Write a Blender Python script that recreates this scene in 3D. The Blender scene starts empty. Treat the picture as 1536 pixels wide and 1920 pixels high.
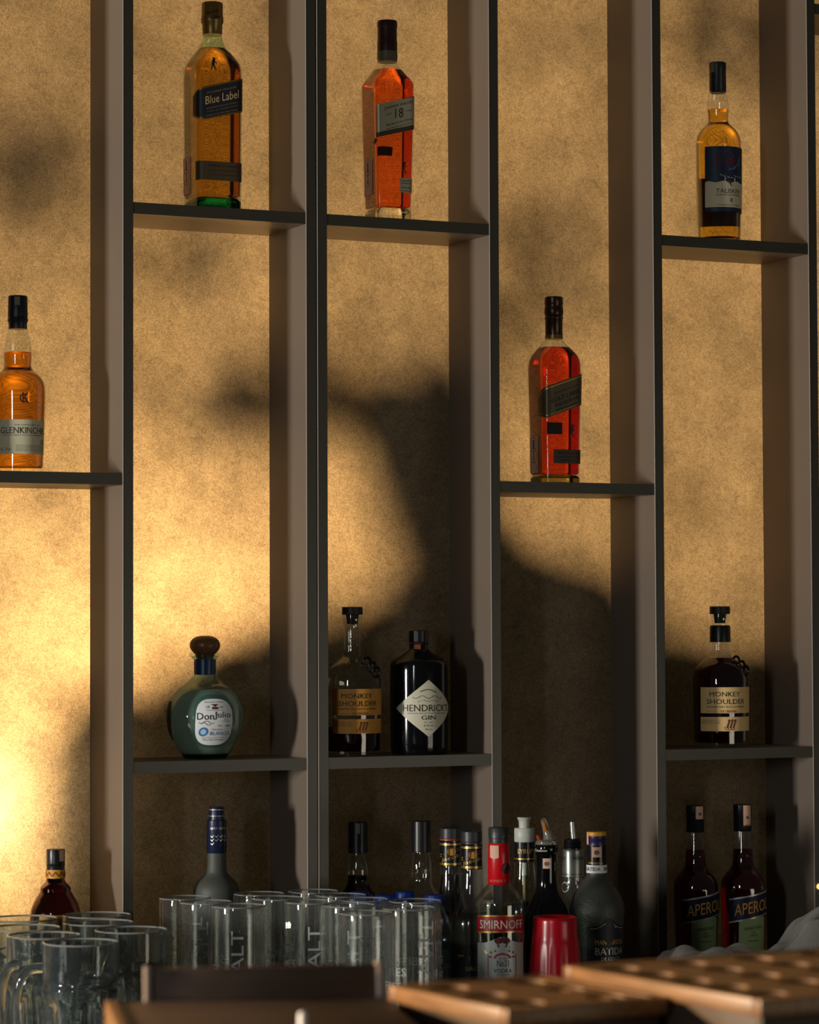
import bpy, bmesh, math, random
from mathutils import Vector, Matrix
random.seed(7)
sc = bpy.context.scene
col = sc.collection
PI = math.pi

# ------------------------------------------------------------------ camera
F = 5541.8
YAW, PITCH, ROLL = 0.4402, 0.0412, -0.0039
CAM = Vector((0.0, -4.4, 1.525))
_cy, _sy = math.cos(YAW), math.sin(YAW)
FWD = Vector((_sy * math.cos(PITCH), _cy * math.cos(PITCH), math.sin(PITCH)))
_r = Vector((_cy, -_sy, 0)); _u = _r.cross(FWD)
RGT = _r * math.cos(ROLL) + _u * math.sin(ROLL)
UPV = _u * math.cos(ROLL) - _r * math.sin(ROLL)
cd = bpy.data.cameras.new('camera'); cam = bpy.data.objects.new('camera', cd); col.objects.link(cam)
m3 = Matrix((RGT, UPV, -FWD)).transposed()
cam.matrix_world = Matrix.Translation(CAM) @ m3.to_4x4()
cd.sensor_fit = 'VERTICAL'; cd.sensor_height = 36.0; cd.lens = F / 1920 * 36
cd.clip_start = 0.05; cd.clip_end = 60
cd.dof.use_dof = True; cd.dof.focus_distance = 4.93; cd.dof.aperture_fstop = 7.6
sc.camera = cam

# ------------------------------------------------------------------ projection helpers (photo pixel -> place in the room)
def ray(px, py):
    return (FWD * F + RGT * (px - 768) + UPV * (960 - py)).normalized()
def at(px, py, Y):
    d = ray(px, py); t = (Y - CAM.y) / d.y; return CAM + d * t
def atz(px, py, Z):
    d = ray(px, py); t = (Z - CAM.z) / d.z; return CAM + d * t
def atd(px, py, zc):
    d = ray(px, py); t = zc / d.dot(FWD); return CAM + d * t
def scale_at(P):
    return F / (P - CAM).dot(FWD)

# ------------------------------------------------------------------ world, lights, exposure
w = bpy.data.worlds.new('world'); sc.world = w; w.use_nodes = True
bg = w.node_tree.nodes['Background']; bg.inputs[0].default_value = (1.0, 0.95, 0.84, 1); bg.inputs[1].default_value = 0.028
sc.view_settings.view_transform = 'Standard'; sc.view_settings.look = 'None'
sc.view_settings.gamma = 1; sc.view_settings.use_curve_mapping = False; sc.view_settings.exposure = 0.0
cy = sc.cycles
cy.max_bounces = 14; cy.diffuse_bounces = 3; cy.glossy_bounces = 5; cy.transmission_bounces = 14
cy.transparent_max_bounces = 64; cy.caustics_reflective = False; cy.caustics_refractive = False
cy.sample_clamp_indirect = 4; cy.use_denoising = True

def area(name, loc, target, sx, sy, power, color, shape='RECTANGLE'):
    d = bpy.data.lights.new(name, 'AREA'); d.shape = shape; d.size = sx; d.size_y = sy
    d.energy = power; d.color = color
    o = bpy.data.objects.new(name, d); col.objects.link(o); o.location = loc
    o.rotation_euler = (Vector(target) - Vector(loc)).to_track_quat('-Z', 'Y').to_euler()
    return o
SUNPOS = Vector((3.2, 6.0, 1.30))
area('window_light_side', (-3.0, -1.08, 1.445), (2.2, 0, 1.5), 0.42, 0.55, 168, (1.0, 0.95, 0.88))
area('sun_glow_behind_screen', SUNPOS, (1.9, 0.15, 1.5), 0.78, 0.78, 400, (1.0, 0.745, 0.45), 'DISK')
sp_ = bpy.data.lights.new('evening_sun_beam', 'SPOT'); sp_.energy = 560; sp_.color = (1.0, 0.66, 0.34); sp_.spot_size = math.radians(17); sp_.spot_blend = .6; sp_.shadow_soft_size = .04
so_ = bpy.data.objects.new('evening_sun_beam', sp_); col.objects.link(so_); so_.location = (-1.6, -1.0, 1.75)
so_.rotation_euler = (atd(1200, 1850, 2.6) - Vector(so_.location)).to_track_quat('-Z', 'Y').to_euler()
_h = at(-12, 1515, 0.1577)
area('added_hotspot_light', (_h.x - 0.02, 0.235, _h.z), (_h.x, 0.1577, _h.z), 0.05, 0.12, 0.55, (1.0, 0.84, 0.62))  # added light close behind the screen, makes its sunlit hot spot
area('added_highlight_strip', (-2.6, -4.6, 2.1), (2.0, -.2, 1.1), 0.30, 1.3, 34, (0.93, 0.97, 1.0))  # added strip light for highlights on the glasses; no known window there
area('added_low_front_fill', (4.6, -6.5, 0.6), (2.0, 0, 1.1), 2.6, 1.2, 30, (1.0, 0.90, 0.72))  # added low fill that brightens the lower board fronts; no known doorway

# ------------------------------------------------------------------ materials
MATS = {}
def s2l(c):
    return tuple(((x / 255) / 12.92 if x / 255 <= 0.04045 else ((x / 255 + 0.055) / 1.055) ** 2.4) for x in c)
def mat(name, color, rough=0.5, metal=0.0, bump=0.0, bscale=200, var=0.0, trans=0.0, ior=1.45, emit=0, spec=0.5):
    if name in MATS: return MATS[name]
    m = bpy.data.materials.new(name); m.use_nodes = True; nt = m.node_tree; b = nt.nodes['Principled BSDF']
    b.inputs['Base Color'].default_value = (*color, 1); b.inputs['Roughness'].default_value = rough
    b.inputs['Metallic'].default_value = metal; b.inputs['Transmission Weight'].default_value = trans
    b.inputs['IOR'].default_value = ior; b.inputs['Specular IOR Level'].default_value = spec
    if emit:
        b.inputs['Emission Color'].default_value = (*color, 1); b.inputs['Emission Strength'].default_value = emit
    if bump or var:
        tc = nt.nodes.new('ShaderNodeTexCoord'); n = nt.nodes.new('ShaderNodeTexNoise')
        n.inputs['Scale'].default_value = bscale; n.inputs['Detail'].default_value = 4
        nt.links.new(tc.outputs['Object'], n.inputs['Vector'])
        if bump:
            bm_ = nt.nodes.new('ShaderNodeBump'); bm_.inputs['Strength'].default_value = bump; bm_.inputs['Distance'].default_value = 0.001
            nt.links.new(n.outputs['Fac'], bm_.inputs['Height']); nt.links.new(bm_.outputs['Normal'], b.inputs['Normal'])
        if var:
            r = nt.nodes.new('ShaderNodeMapRange'); r.inputs[3].default_value = 1 - var; r.inputs[4].default_value = 1 + var
            mx = nt.nodes.new('ShaderNodeVectorMath'); mx.operation = 'SCALE'; mx.inputs[0].default_value = color
            nt.links.new(n.outputs['Fac'], r.inputs[0]); nt.links.new(r.outputs[0], mx.inputs['Scale'])
            nt.links.new(mx.outputs[0], b.inputs['Base Color'])
    MATS[name] = m; return m
def thin_glass(name, tint, rough=0.03, ior=1.5, bump=0.0, bscale=60, diff=0.0, dcol=(0.8, 0.8, 0.8)):
    """clear thin walled glass: lets light through and reflects at its surface"""
    if name in MATS: return MATS[name]
    m = bpy.data.materials.new(name); m.use_nodes = True; nt = m.node_tree; nt.nodes.clear()
    out = nt.nodes.new('ShaderNodeOutputMaterial'); mix = nt.nodes.new('ShaderNodeMixShader')
    tr = nt.nodes.new('ShaderNodeBsdfTransparent'); gl = nt.nodes.new('ShaderNodeBsdfGlossy'); fr = nt.nodes.new('ShaderNodeFresnel')
    tr.inputs[0].default_value = (*tint, 1); gl.inputs['Color'].default_value = (1, 1, 1, 1); gl.inputs['Roughness'].default_value = rough
    geo = nt.nodes.new('ShaderNodeNewGeometry'); mrn = nt.nodes.new('ShaderNodeMapRange')
    mrn.inputs[3].default_value = ior; mrn.inputs[4].default_value = 1 / ior
    nt.links.new(geo.outputs['Backfacing'], mrn.inputs[0]); nt.links.new(mrn.outputs[0], fr.inputs[0])
    src = tr
    if diff:
        df = nt.nodes.new('ShaderNodeBsdfDiffuse'); df.inputs[0].default_value = (*dcol, 1)
        tl = nt.nodes.new('ShaderNodeBsdfTranslucent'); tl.inputs[0].default_value = (*dcol, 1)
        m1 = nt.nodes.new('ShaderNodeMixShader'); m1.inputs[0].default_value = 0.5
        m2 = nt.nodes.new('ShaderNodeMixShader'); m2.inputs[0].default_value = diff
        nt.links.new(df.outputs[0], m1.inputs[1]); nt.links.new(tl.outputs[0], m1.inputs[2])
        nt.links.new(tr.outputs[0], m2.inputs[1]); nt.links.new(m1.outputs[0], m2.inputs[2]); src = m2
    nt.links.new(fr.outputs[0], mix.inputs[0]); nt.links.new(src.outputs[0], mix.inputs[1]); nt.links.new(gl.outputs[0], mix.inputs[2])
    nt.links.new(mix.outputs[0], out.inputs[0])
    if bump:
        tc = nt.nodes.new('ShaderNodeTexCoord'); n = nt.nodes.new('ShaderNodeTexNoise'); n.inputs['Scale'].default_value = bscale
        b = nt.nodes.new('ShaderNodeBump'); b.inputs['Strength'].default_value = bump; b.inputs['Distance'].default_value = 0.002
        nt.links.new(tc.outputs['Object'], n.inputs['Vector']); nt.links.new(n.outputs['Fac'], b.inputs['Height'])
        nt.links.new(b.outputs[0], gl.inputs['Normal']); nt.links.new(b.outputs[0], fr.inputs['Normal'])
    MATS[name] = m; return m
def solid_glass(name, tint, ior=1.4, rough=0.0, bump=0.0, bscale=40, diff=0.0, dcol=(.8, .8, .8)):
    if name in MATS: return MATS[name]
    m = bpy.data.materials.new(name); m.use_nodes = True; nt = m.node_tree; nt.nodes.clear()
    out = nt.nodes.new('ShaderNodeOutputMaterial'); g = nt.nodes.new('ShaderNodeBsdfGlass')
    g.inputs['Color'].default_value = (*tint, 1); g.inputs['Roughness'].default_value = rough; g.inputs['IOR'].default_value = ior
    nt.links.new(g.outputs[0], out.inputs[0])
    if diff:
        df = nt.nodes.new('ShaderNodeBsdfTranslucent'); d2 = nt.nodes.new('ShaderNodeBsdfDiffuse'); m1 = nt.nodes.new('ShaderNodeMixShader'); m2 = nt.nodes.new('ShaderNodeMixShader')
        df.inputs[0].default_value = (*dcol, 1); d2.inputs[0].default_value = (*dcol, 1); m1.inputs[0].default_value = .5; m2.inputs[0].default_value = diff
        nt.links.new(df.outputs[0], m1.inputs[1]); nt.links.new(d2.outputs[0], m1.inputs[2]); nt.links.new(g.outputs[0], m2.inputs[1]); nt.links.new(m1.outputs[0], m2.inputs[2]); nt.links.new(m2.outputs[0], out.inputs[0])
    if bump:
        tc = nt.nodes.new('ShaderNodeTexCoord'); n = nt.nodes.new('ShaderNodeTexNoise'); n.inputs['Scale'].default_value = bscale
        b = nt.nodes.new('ShaderNodeBump'); b.inputs['Strength'].default_value = bump; b.inputs['Distance'].default_value = 0.002
        nt.links.new(tc.outputs['Object'], n.inputs['Vector']); nt.links.new(n.outputs['Fac'], b.inputs['Height']); nt.links.new(b.outputs[0], g.inputs['Normal'])
    MATS[name] = m; return m
def ink(name, rgb, rough=0.6, metal=0.0):
    return mat('ink_' + name, s2l(rgb), rough, metal)

TAUPE = mat('taupe_laminate', (0.180, 0.142, 0.110), 0.42, bump=0.15, bscale=900, var=0.06)
EDGE = mat('dark_edge_band', (0.045, 0.040, 0.028), 0.30, bump=0.1, bscale=900, var=0.08)
def screen_material():
    m = bpy.data.materials.new('woven_gold_screen'); m.use_nodes = True; nt = m.node_tree; nt.nodes.clear(); N = nt.nodes.new; L = nt.links.new
    out = N('ShaderNodeOutputMaterial'); tc = N('ShaderNodeTexCoord')
    n1 = N('ShaderNodeTexNoise'); n1.inputs['Scale'].default_value = 9; n1.inputs['Detail'].default_value = 9; n1.inputs['Roughness'].default_value = 0.72
    n2 = N('ShaderNodeTexNoise'); n2.inputs['Scale'].default_value = 420; n2.inputs['Detail'].default_value = 2
    mp = N('ShaderNodeMapping'); mp.inputs['Rotation'].default_value = (0, math.radians(40), 0)
    wv = N('ShaderNodeTexWave'); wv.wave_type = 'BANDS'; wv.bands_direction = 'X'; wv.inputs['Scale'].default_value = 110; wv.inputs['Distortion'].default_value = 0.6
    L(tc.outputs['Object'], n1.inputs[0]); L(tc.outputs['Object'], n2.inputs[0]); L(tc.outputs['Object'], mp.inputs[0]); L(mp.outputs[0], wv.inputs[0])
    def mr(src, lo, hi, a=0.3, b=0.7):
        r = N('ShaderNodeMapRange'); r.inputs[1].default_value = a; r.inputs[2].default_value = b; r.inputs[3].default_value = lo; r.inputs[4].default_value = hi
        L(src, r.inputs[0]); return r.outputs[0]
    def mul(a, b):
        k = N('ShaderNodeMath'); k.operation = 'MULTIPLY'; L(a, k.inputs[0]); L(b, k.inputs[1]); return k.outputs[0]
    n3 = N('ShaderNodeTexNoise'); n3.inputs['Scale'].default_value = 75; n3.inputs['Detail'].default_value = 6; n3.inputs['Roughness'].default_value = .75; n3.inputs['Distortion'].default_value = 1.2
    L(tc.outputs['Object'], n3.inputs[0])
    f3 = mr(n3.outputs['Fac'], 0.78, 1.08, .34, .54)
    f = mul(mul(mr(n1.outputs['Fac'], 0.72, 1.14), mr(n2.outputs['Fac'], 0.72, 1.28)), mul(f3, mr(wv.outputs['Fac'], 0.76, 1.22, 0, 1)))
    def colr(c):
        v = N('ShaderNodeVectorMath'); v.operation = 'SCALE'; v.inputs[0].default_value = c; L(f, v.inputs['Scale']); return v.outputs[0]
    df = N('ShaderNodeBsdfDiffuse'); tl = N('ShaderNodeBsdfTranslucent'); mx = N('ShaderNodeMixShader'); mx.inputs[0].default_value = 0.6
    rf = N('ShaderNodeBsdfRefraction'); rf.distribution = 'GGX'; rf.inputs['Roughness'].default_value = 0.64; rf.inputs['IOR'].default_value = 1.4; m2 = N('ShaderNodeMixShader'); m2.inputs[0].default_value = 0.06
    L(colr((0.80, 0.55, 0.28)), rf.inputs[0]); L(tl.outputs[0], m2.inputs[1]); L(rf.outputs[0], m2.inputs[2])
    L(colr((0.36, 0.27, 0.18)), df.inputs[0]); L(colr((0.66, 0.47, 0.25)), tl.inputs[0])
    L(df.outputs[0], mx.inputs[1]); L(m2.outputs[0], mx.inputs[2]); L(mx.outputs[0], out.inputs[0])
    return m
def wood_material(name, c1, c2, rough=0.45):
    m = bpy.data.materials.new(name); m.use_nodes = True; nt = m.node_tree; b = nt.nodes['Principled BSDF']; N = nt.nodes.new; L = nt.links.new
    tc = N('ShaderNodeTexCoord'); mp = N('ShaderNodeMapping'); mp.inputs['Scale'].default_value = (6, 60, 60)
    n = N('ShaderNodeTexNoise'); n.inputs['Scale'].default_value = 3; n.inputs['Detail'].default_value = 5
    cr = N('ShaderNodeValToRGB'); cr.color_ramp.elements[0].position = 0.35; cr.color_ramp.elements[1].position = 0.65
    cr.color_ramp.elements[0].color = (*c1, 1); cr.color_ramp.elements[1].color = (*c2, 1)
    L(tc.outputs['Object'], mp.inputs[0]); L(mp.outputs[0], n.inputs[0]); L(n.outputs['Fac'], cr.inputs[0]); L(cr.outputs[0], b.inputs['Base Color'])
    b.inputs['Roughness'].default_value = rough
    return m

# ------------------------------------------------------------------ object helpers
def link_mesh(name, verts, faces, material, parent=None, smooth=False):
    me = bpy.data.meshes.new(name); me.from_pydata([tuple(v) for v in verts], [], faces); me.validate(); me.update()
    if smooth:
        for p in me.polygons: p.use_smooth = True
        try: me.set_sharp_from_angle(angle=math.radians(38))
        except Exception: pass
    me.materials.append(material)
    o = bpy.data.objects.new(name, me); col.objects.link(o)
    if parent is not None: o.parent = parent
    return o
def tag(o, label=None, cat=None, group=None, kind=None):
    if label: o['label'] = label
    if cat: o['category'] = cat
    if group: o['group'] = group
    if kind: o['kind'] = kind
    return o
def empty(name, loc, rz=0.0):
    o = bpy.data.objects.new(name, None); o.empty_display_size = 0.02; col.objects.link(o)
    o.location = loc; o.rotation_euler = (0, 0, rz); return o
def box(name, lo, hi, material, parent=None, bevel=0.0, seg=2):
    bm = bmesh.new(); bmesh.ops.create_cube(bm, size=1)
    c = [(a + b) / 2 for a, b in zip(lo, hi)]; s = [b - a for a, b in zip(lo, hi)]
    for v in bm.verts: v.co = Vector((c[0] + v.co.x * s[0], c[1] + v.co.y * s[1], c[2] + v.co.z * s[2]))
    if bevel: bmesh.ops.bevel(bm, geom=bm.edges[:], offset=bevel, segments=seg, profile=0.5, affect='EDGES')
    me = bpy.data.meshes.new(name); bm.to_mesh(me); bm.free(); me.materials.append(material)
    if bevel:
        for p in me.polygons: p.use_smooth = True
        me.set_sharp_from_angle(angle=math.radians(35))
    o = bpy.data.objects.new(name, me); col.objects.link(o)
    if parent is not None: o.parent = parent
    return o
def tube(name, pts, radii, material, parent=None, n=12, flat=1.0, closed=False):
    pts = [Vector(p) for p in pts]; V = []; Fc = []
    up = Vector((0, 0, 1))
    for i, p in enumerate(pts):
        t = (pts[min(i + 1, len(pts) - 1)] - pts[max(i - 1, 0)]).normalized()
        a = t.cross(Vector((0.31, 0.95, 0.05))).normalized(); b = t.cross(a).normalized()
        r = radii[i] if isinstance(radii, (list, tuple)) else radii
        for k in range(n):
            q = 2 * PI * k / n; V.append(p + a * math.cos(q) * r + b * math.sin(q) * r * flat)
    for i in range(len(pts) - 1):
        for k in range(n):
            Fc.append((i * n + k, i * n + (k + 1) % n, (i + 1) * n + (k + 1) % n, (i + 1) * n + k))
    Fc.append(tuple(range(n))[::-1]); Fc.append(tuple((len(pts) - 1) * n + k for k in range(n)))
    return link_mesh(name, V, Fc, material, parent, True)
def chaikin(p, it=2):
    for _ in range(it):
        q = [p[0]]
        for a, b in zip(p, p[1:]):
            q.append(tuple(x * 0.75 + y * 0.25 for x, y in zip(a, b))); q.append(tuple(x * 0.25 + y * 0.75 for x, y in zip(a, b)))
        q.append(p[-1]); p = q
    return p
def ring(h, n, N=64):
    out = []
    for k in range(N):
        t = 2 * PI * k / N; c, s = math.cos(t), math.sin(t); e = 2.0 / n
        out.append((h * math.copysign(abs(c) ** e, c), h * math.copysign(abs(s) ** e, s)))
    return out
def revolve(rings, N=64, cap_lo=True, cap_hi=True, fy=1.0):
    """rings: (z, h, n) from bottom to top"""
    V = []; Fc = []
    for z, h, n in rings:
        for x, y in ring(max(h, 1e-5), n, N): V.append((x, y * fy, z))
    for i in range(len(rings) - 1):
        for k in range(N):
            Fc.append((i * N + k, i * N + (k + 1) % N, (i + 1) * N + (k + 1) % N, (i + 1) * N + k))
    if cap_lo: Fc.append(tuple(range(N))[::-1])
    if cap_hi: Fc.append(tuple((len(rings) - 1) * N + k for k in range(N)))
    return V, Fc
_unit = {}
def unit_curve(n):
    k = round(n, 1)
    if k not in _unit:
        M = 360; pts = []
        for i in range(M + 1):
            t = -PI / 2 + PI * i / M; c, s = math.cos(t), math.sin(t); e = 2.0 / k
            pts.append((math.copysign(abs(s) ** e, s), -abs(c) ** e))
        L = [0]
        for a, b in zip(pts, pts[1:]): L.append(L[-1] + math.hypot(b[0] - a[0], b[1] - a[1]))
        mid = L[M // 2]; _unit[k] = (pts, [l - mid for l in L])
    return _unit[k]
def on_curve(n, s):
    """point and outward normal on the unit section at arc length s from the front middle"""
    pts, L = unit_curve(n); flip = False
    if s > L[-1] or s < L[0]:
        flip = True; s = (2 * L[-1] - s) if s > 0 else (2 * L[0] - s)
    lo, hi = 0, len(L) - 1
    while hi - lo > 1:
        m = (lo + hi) // 2
        if L[m] <= s: lo = m
        else: hi = m
    f = (s - L[lo]) / max(L[hi] - L[lo], 1e-9); a, b = pts[lo], pts[hi]
    x = a[0] + (b[0] - a[0]) * f; y = a[1] + (b[1] - a[1]) * f
    tx, ty = b[0] - a[0], b[1] - a[1]; l = math.hypot(tx, ty) or 1
    nx, ny = ty / l, -tx / l
    if flip: y = -y; ny = -ny
    return x, y, nx, ny

_tc = {}
def text2d(s):
    if s in _tc: return _tc[s]
    cu = bpy.data.curves.new('t', 'FONT'); cu.body = s; cu.resolution_u = 2; cu.offset = 0.0
    ob = bpy.data.objects.new('t', cu); me = bpy.data.meshes.new_from_object(ob)
    V = [(v.co.x, v.co.y) for v in me.vertices]; Fc = [tuple(p.vertices) for p in me.polygons]
    bpy.data.objects.remove(ob); bpy.data.curves.remove(cu); bpy.data.meshes.remove(me)
    x0 = min(v[0] for v in V); x1 = max(v[0] for v in V); y0 = min(v[1] for v in V); y1 = max(v[1] for v in V)
    V = [((x - (x0 + x1) / 2), (y - (y0 + y1) / 2)) for x, y in V]
    _tc[s] = (V, Fc, x1 - x0, y1 - y0); return _tc[s]

class Bottle:
    """everything is given in photo pixels around the bottle's axis and turned into metres at the bottle's place"""
    def __init__(S, name, label, cat, cx, Y, zbase, prof, glass, rot=0.0, group=None, n=2, fy=1.0, th=0.0012, N=64, cut=2, open_top=True):
        S.cx, S.Y = cx, Y
        P = at(cx, prof[-1][0], Y); S.s = scale_at(P); S.rot = rot
        S.base = Vector((P.x, P.y, zbase + 0.0004)); S.phi = math.atan2(P.x, P.y - CAM.y) + rot
        S.root = empty(name, S.base, rot); tag(S.root, label, cat, group); S.n = n; S.fy = fy; S.N = N
        pr = [(S.z(p[0]), p[1] / S.s, (p[2] if len(p) > 2 else 2)) for p in prof]
        pr = pr[::-1]; pr[0] = (0.0, pr[0][1], pr[0][2])
        sm = chaikin(pr, cut) if cut else pr
        S.rings = [(z, S.h_of(hw, nn), nn) for z, hw, nn in sm]
        S.th = th
        if glass:
            inner = [(z, h - th, nn) for z, h, nn in S.rings if z > 0.006]
            V, Fc = revolve(S.rings, N, True, False); V2, F2 = revolve(inner, N, True, False)
            k = len(V); V += V2; Fc += [tuple(k + i for i in f)[::-1] for f in F2]
            a = (len(S.rings) - 1) * N; b = k + (len(inner) - 1) * N
            for i in range(N): Fc.append((a + i, a + (i + 1) % N, b + (i + 1) % N, b + i))
            if fy != 1: V = [(x, y * fy, z) for x, y, z in V]
            S.body = link_mesh('body', V, Fc, glass, S.root, True)
    def z(S, y): return at(S.cx, y, S.Y).z - S.base.z
    def h_of(S, hw, n):
        m = n / (n - 1.0); c, s = abs(math.cos(S.phi)), abs(math.sin(S.phi))
        return hw / ((c ** m + s ** m) ** (1 / m))
    def at_z(S, z):
        R = S.rings
        if z <= R[0][0]: return R[0][1], R[0][2]
        for a, b in zip(R, R[1:]):
            if a[0] <= z <= b[0] and b[0] > a[0]:
                f = (z - a[0]) / (b[0] - a[0]); return a[1] + (b[1] - a[1]) * f, a[2] + (b[2] - a[2]) * f
        return R[-1][1], R[-1][2]
    def liquid(S, y, material, base=0.010, over=0.0):
        lv = S.z(y) if y else S.rings[-1][0]
        R = [(base, S.at_z(base)[0] - S.th - 0.0004, S.at_z(base)[1])]
        R += [(z, h - S.th - 0.0004, nn) for z, h, nn in S.rings if base + 0.002 < z < lv]
        h, nn = S.at_z(lv); R.append((lv, h - S.th - 0.0004, nn))
        R.insert(0, (base - 0.002, R[0][1] * 0.93, R[0][2]))
        V, Fc = revolve(R, S.N, fy=S.fy); return link_mesh('liquid', V, Fc, material, S.root, True)
    def base_glass(S, material, top=0.012):
        h, nn = S.at_z(0.004)
        V, Fc = revolve([(0.0008, h * 0.93, nn), (0.002, h - 0.0006, nn), (top * .7, S.at_z(top * .7)[0] - 0.0006, nn), (top - .0006, h * 0.88, nn)], S.N, fy=S.fy)
        return link_mesh('base', V, Fc, material, S.root, True)
    def cap(S, name, prof, material, cut=0, n=2, N=40, parent=None, dx=0):
        pr = [(S.z(y), hw / S.s, n) for y, hw in prof][::-1]
        if cut: pr = chaikin(pr, cut)
        V, Fc = revolve(pr, N)
        if dx: V = [(x + dx / S.s, y, z) for x, y, z in V]
        return link_mesh(name, V, Fc, material, parent or S.root, True)
    def surf(S, u, z, off, r=None):
        if r: h, n = r, 2
        else: h, n = S.at_z(z)
        x, y, nx, ny = on_curve(n, u / h)
        return Vector((h * x + off * nx, (h * y + off * ny) * S.fy, z))
    def ux(S, x, y, r=None):
        """apparent photo x on the front side -> arc position (px)"""
        h, n = S.at_z(S.z(y)); 
        if r: h, n = r / S.s, 2
        dx = (x - S.cx) / S.s
        if n < 3.0:
            return (math.asin(max(-1, min(1, dx / h))) - S.phi) * h * S.s
        u = (dx - h * math.sin(S.phi)) / math.cos(S.phi)
        if u < -h: 
            wv = (-h * math.cos(S.phi) - dx) / max(math.sin(S.phi), .05); u = -h * 0.97 - (h + wv)
        return u * S.s
    def patch(S, name, u0, u1, ytop, ybot, material, off=0.0006, parent=None, nu=28, nv=2, r=None, lift=0.0004, label=None):
        """curved paper patch between two edge functions of t in 0..1"""
        ft = ytop if callable(ytop) else (lambda t: ytop); fb = ybot if callable(ybot) else (lambda t: ybot)
        rr = r / S.s if r else None
        V = []; Fc = []
        for i in range(nu + 1):
            t = i / nu; u = (u0 + (u1 - u0) * t) / S.s; zt = S.z(ft(t)); zb = S.z(fb(t))
            for j in range(nv + 1):
                z = zb + (zt - zb) * j / nv
                V.append(S.surf(u, z, off, rr)); V.append(S.surf(u, z, off - lift, rr))
        q = (nv + 1) * 2
        for i in range(nu):
            for j in range(nv):
                a = i * q + j * 2; Fc.append((a, a + q, a + q + 2, a + 2)); Fc.append((a + 1, a + 3, a + q + 3, a + q + 1))
            a = i * q; Fc.append((a, a + 1, a + q + 1, a + q)); a += nv * 2; Fc.append((a, a + q, a + q + 1, a + 1))
        o = link_mesh(name, V, Fc, material, parent or S.root, True)
        if label: o['label'] = label
        return o
    def write(S, items, material, off=0.0010, parent=None, r=None, name='lettering', label=None):
        """items: (text, u, y, height, width or None, slope, turn)"""
        V = []; Fc = []; rr = r / S.s if r else None
        for it in items:
            s, u, y, hh = it[:4]; wd = it[4] if len(it) > 4 else None; sl = it[5] if len(it) > 5 else 0; turn = it[6] if len(it) > 6 else 0
            tv, tf, tw, t_h = text2d(s); sy = hh / t_h; sx = (wd / tw) if wd else sy; k = len(V)
            for x, yy in tv:
                a, b = x * sx, yy * sy
                if turn: a, b = -b, a
                V.append(S.surf((u + a) / S.s, S.z(y - b - sl * a), off, rr))
            Fc += [tuple(k + i for i in f) for f in tf]
        o = link_mesh(name, V, Fc, material, parent or S.root)
        if label: o['label'] = label
        return o
    def shapes(S, polys, material, off=0.0010, parent=None, r=None, name='emblem', label=None):
        """small flat polygons given as lists of (u, y)"""
        V = []; Fc = []; rr = r / S.s if r else None
        for p in polys:
            k = len(V); V += [S.surf(a / S.s, S.z(b), off, rr) for a, b in p]; Fc.append(tuple(range(k, k + len(p))))
        o = link_mesh(name, V, Fc, material, parent or S.root)
        if label: o['label'] = label
        return o
def disc(u, y, r, k=16, ry=None):
    return [(u + r * math.cos(2 * PI * i / k), y + (ry or r) * math.sin(2 * PI * i / k)) for i in range(k)]
def bar(u0, y0, u1, y1, w_):
    l = math.hypot(u1 - u0, y1 - y0); nx, ny = -(y1 - y0) / l * w_ / 2, (u1 - u0) / l * w_ / 2
    return [(u0 + nx, y0 + ny), (u1 + nx, y1 + ny), (u1 - nx, y1 - ny), (u0 - nx, y0 - ny)]

# ------------------------------------------------------------------ the setting
D = 0.1577; Z0 = 1.525
X0 = 1.5734; PER = 0.3148
CT = Z0 - 0.605                       # back counter top
o = link_mesh('wall_back', [(0.2, D, 0), (4.4, D, 0), (4.4, D, 3.0), (0.2, D, 3.0)], [(0, 1, 2, 3)], screen_material()); tag(o, kind='structure')
o = box('floor', (-4, -8, -0.05), (8, 4, 0.0), mat('floor_tile', (0.05, 0.045, 0.04), 0.5, bump=0.2, bscale=30, var=0.1)); tag(o, kind='structure')
# ------------------------------------------------------------------ shelving unit
unit = empty('shelving_unit', (1.0, 0.08, 0.0))
tag(unit, 'tall taupe open shelving with dark front edges before a glowing gold screen', 'shelving')
TB = 0.0174
def board(name, lo, hi, front=True):
    lo = (lo[0] - 1.0, lo[1] - 0.08, lo[2]); hi = (hi[0] - 1.0, hi[1] - 0.08, hi[2])
    b = box(name, (lo[0], lo[1] + 0.0012, lo[2]), hi, TAUPE, unit)
    e = box('edge_band', (lo[0], lo[1], lo[2]), (hi[0], lo[1] + 0.0012, hi[2]), EDGE, b)
    return b
ARR = mat('painted_highlight_arris', (0.42, 0.36, 0.30), 0.25)  # paler than the boards: the edge's highlight is put into the colour
def arris(parent, x):
    tube('arris', [(x - 1.0 + 0.0004, -0.08 + 0.0004, 0.921), (x - 1.0 + 0.0004, -0.08 + 0.0004, 2.9)], 0.0009, ARR, parent, 8)
lefts = [X0 - 2 * PER, X0 - PER, 1.5734, 1.8884, 1.9082, 2.2227, 2.5380, 2.8536, 3.1690, 3.484]
for x in lefts:
    b = board('upright', (x, 0, 0.921), (x + TB, D - 0.0005, 2.95)); arris(b, x)
def shelf(x0, x1, zt):
    b = board('shelf', (x0 + 0.0004, 0.0006, zt - 0.0185), (x1 - 0.0004, D - 0.0006, zt))
L = lambda i: (lefts[i] + TB, lefts[i + 1])
ZH, ZM, ZL, ZT = Z0 + 0.6855, Z0 + 0.2548, Z0 - 0.2000, Z0 + 1.115
shelf(*L(0), ZH); shelf(*L(0), ZL)
shelf(*L(1), ZM)
shelf(*L(2), ZH); shelf(*L(2), ZL)
shelf(*L(4), ZH); shelf(*L(4), ZL)
shelf(*L(5), ZM)
shelf(*L(6), ZH); shelf(*L(6), ZL)
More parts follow.
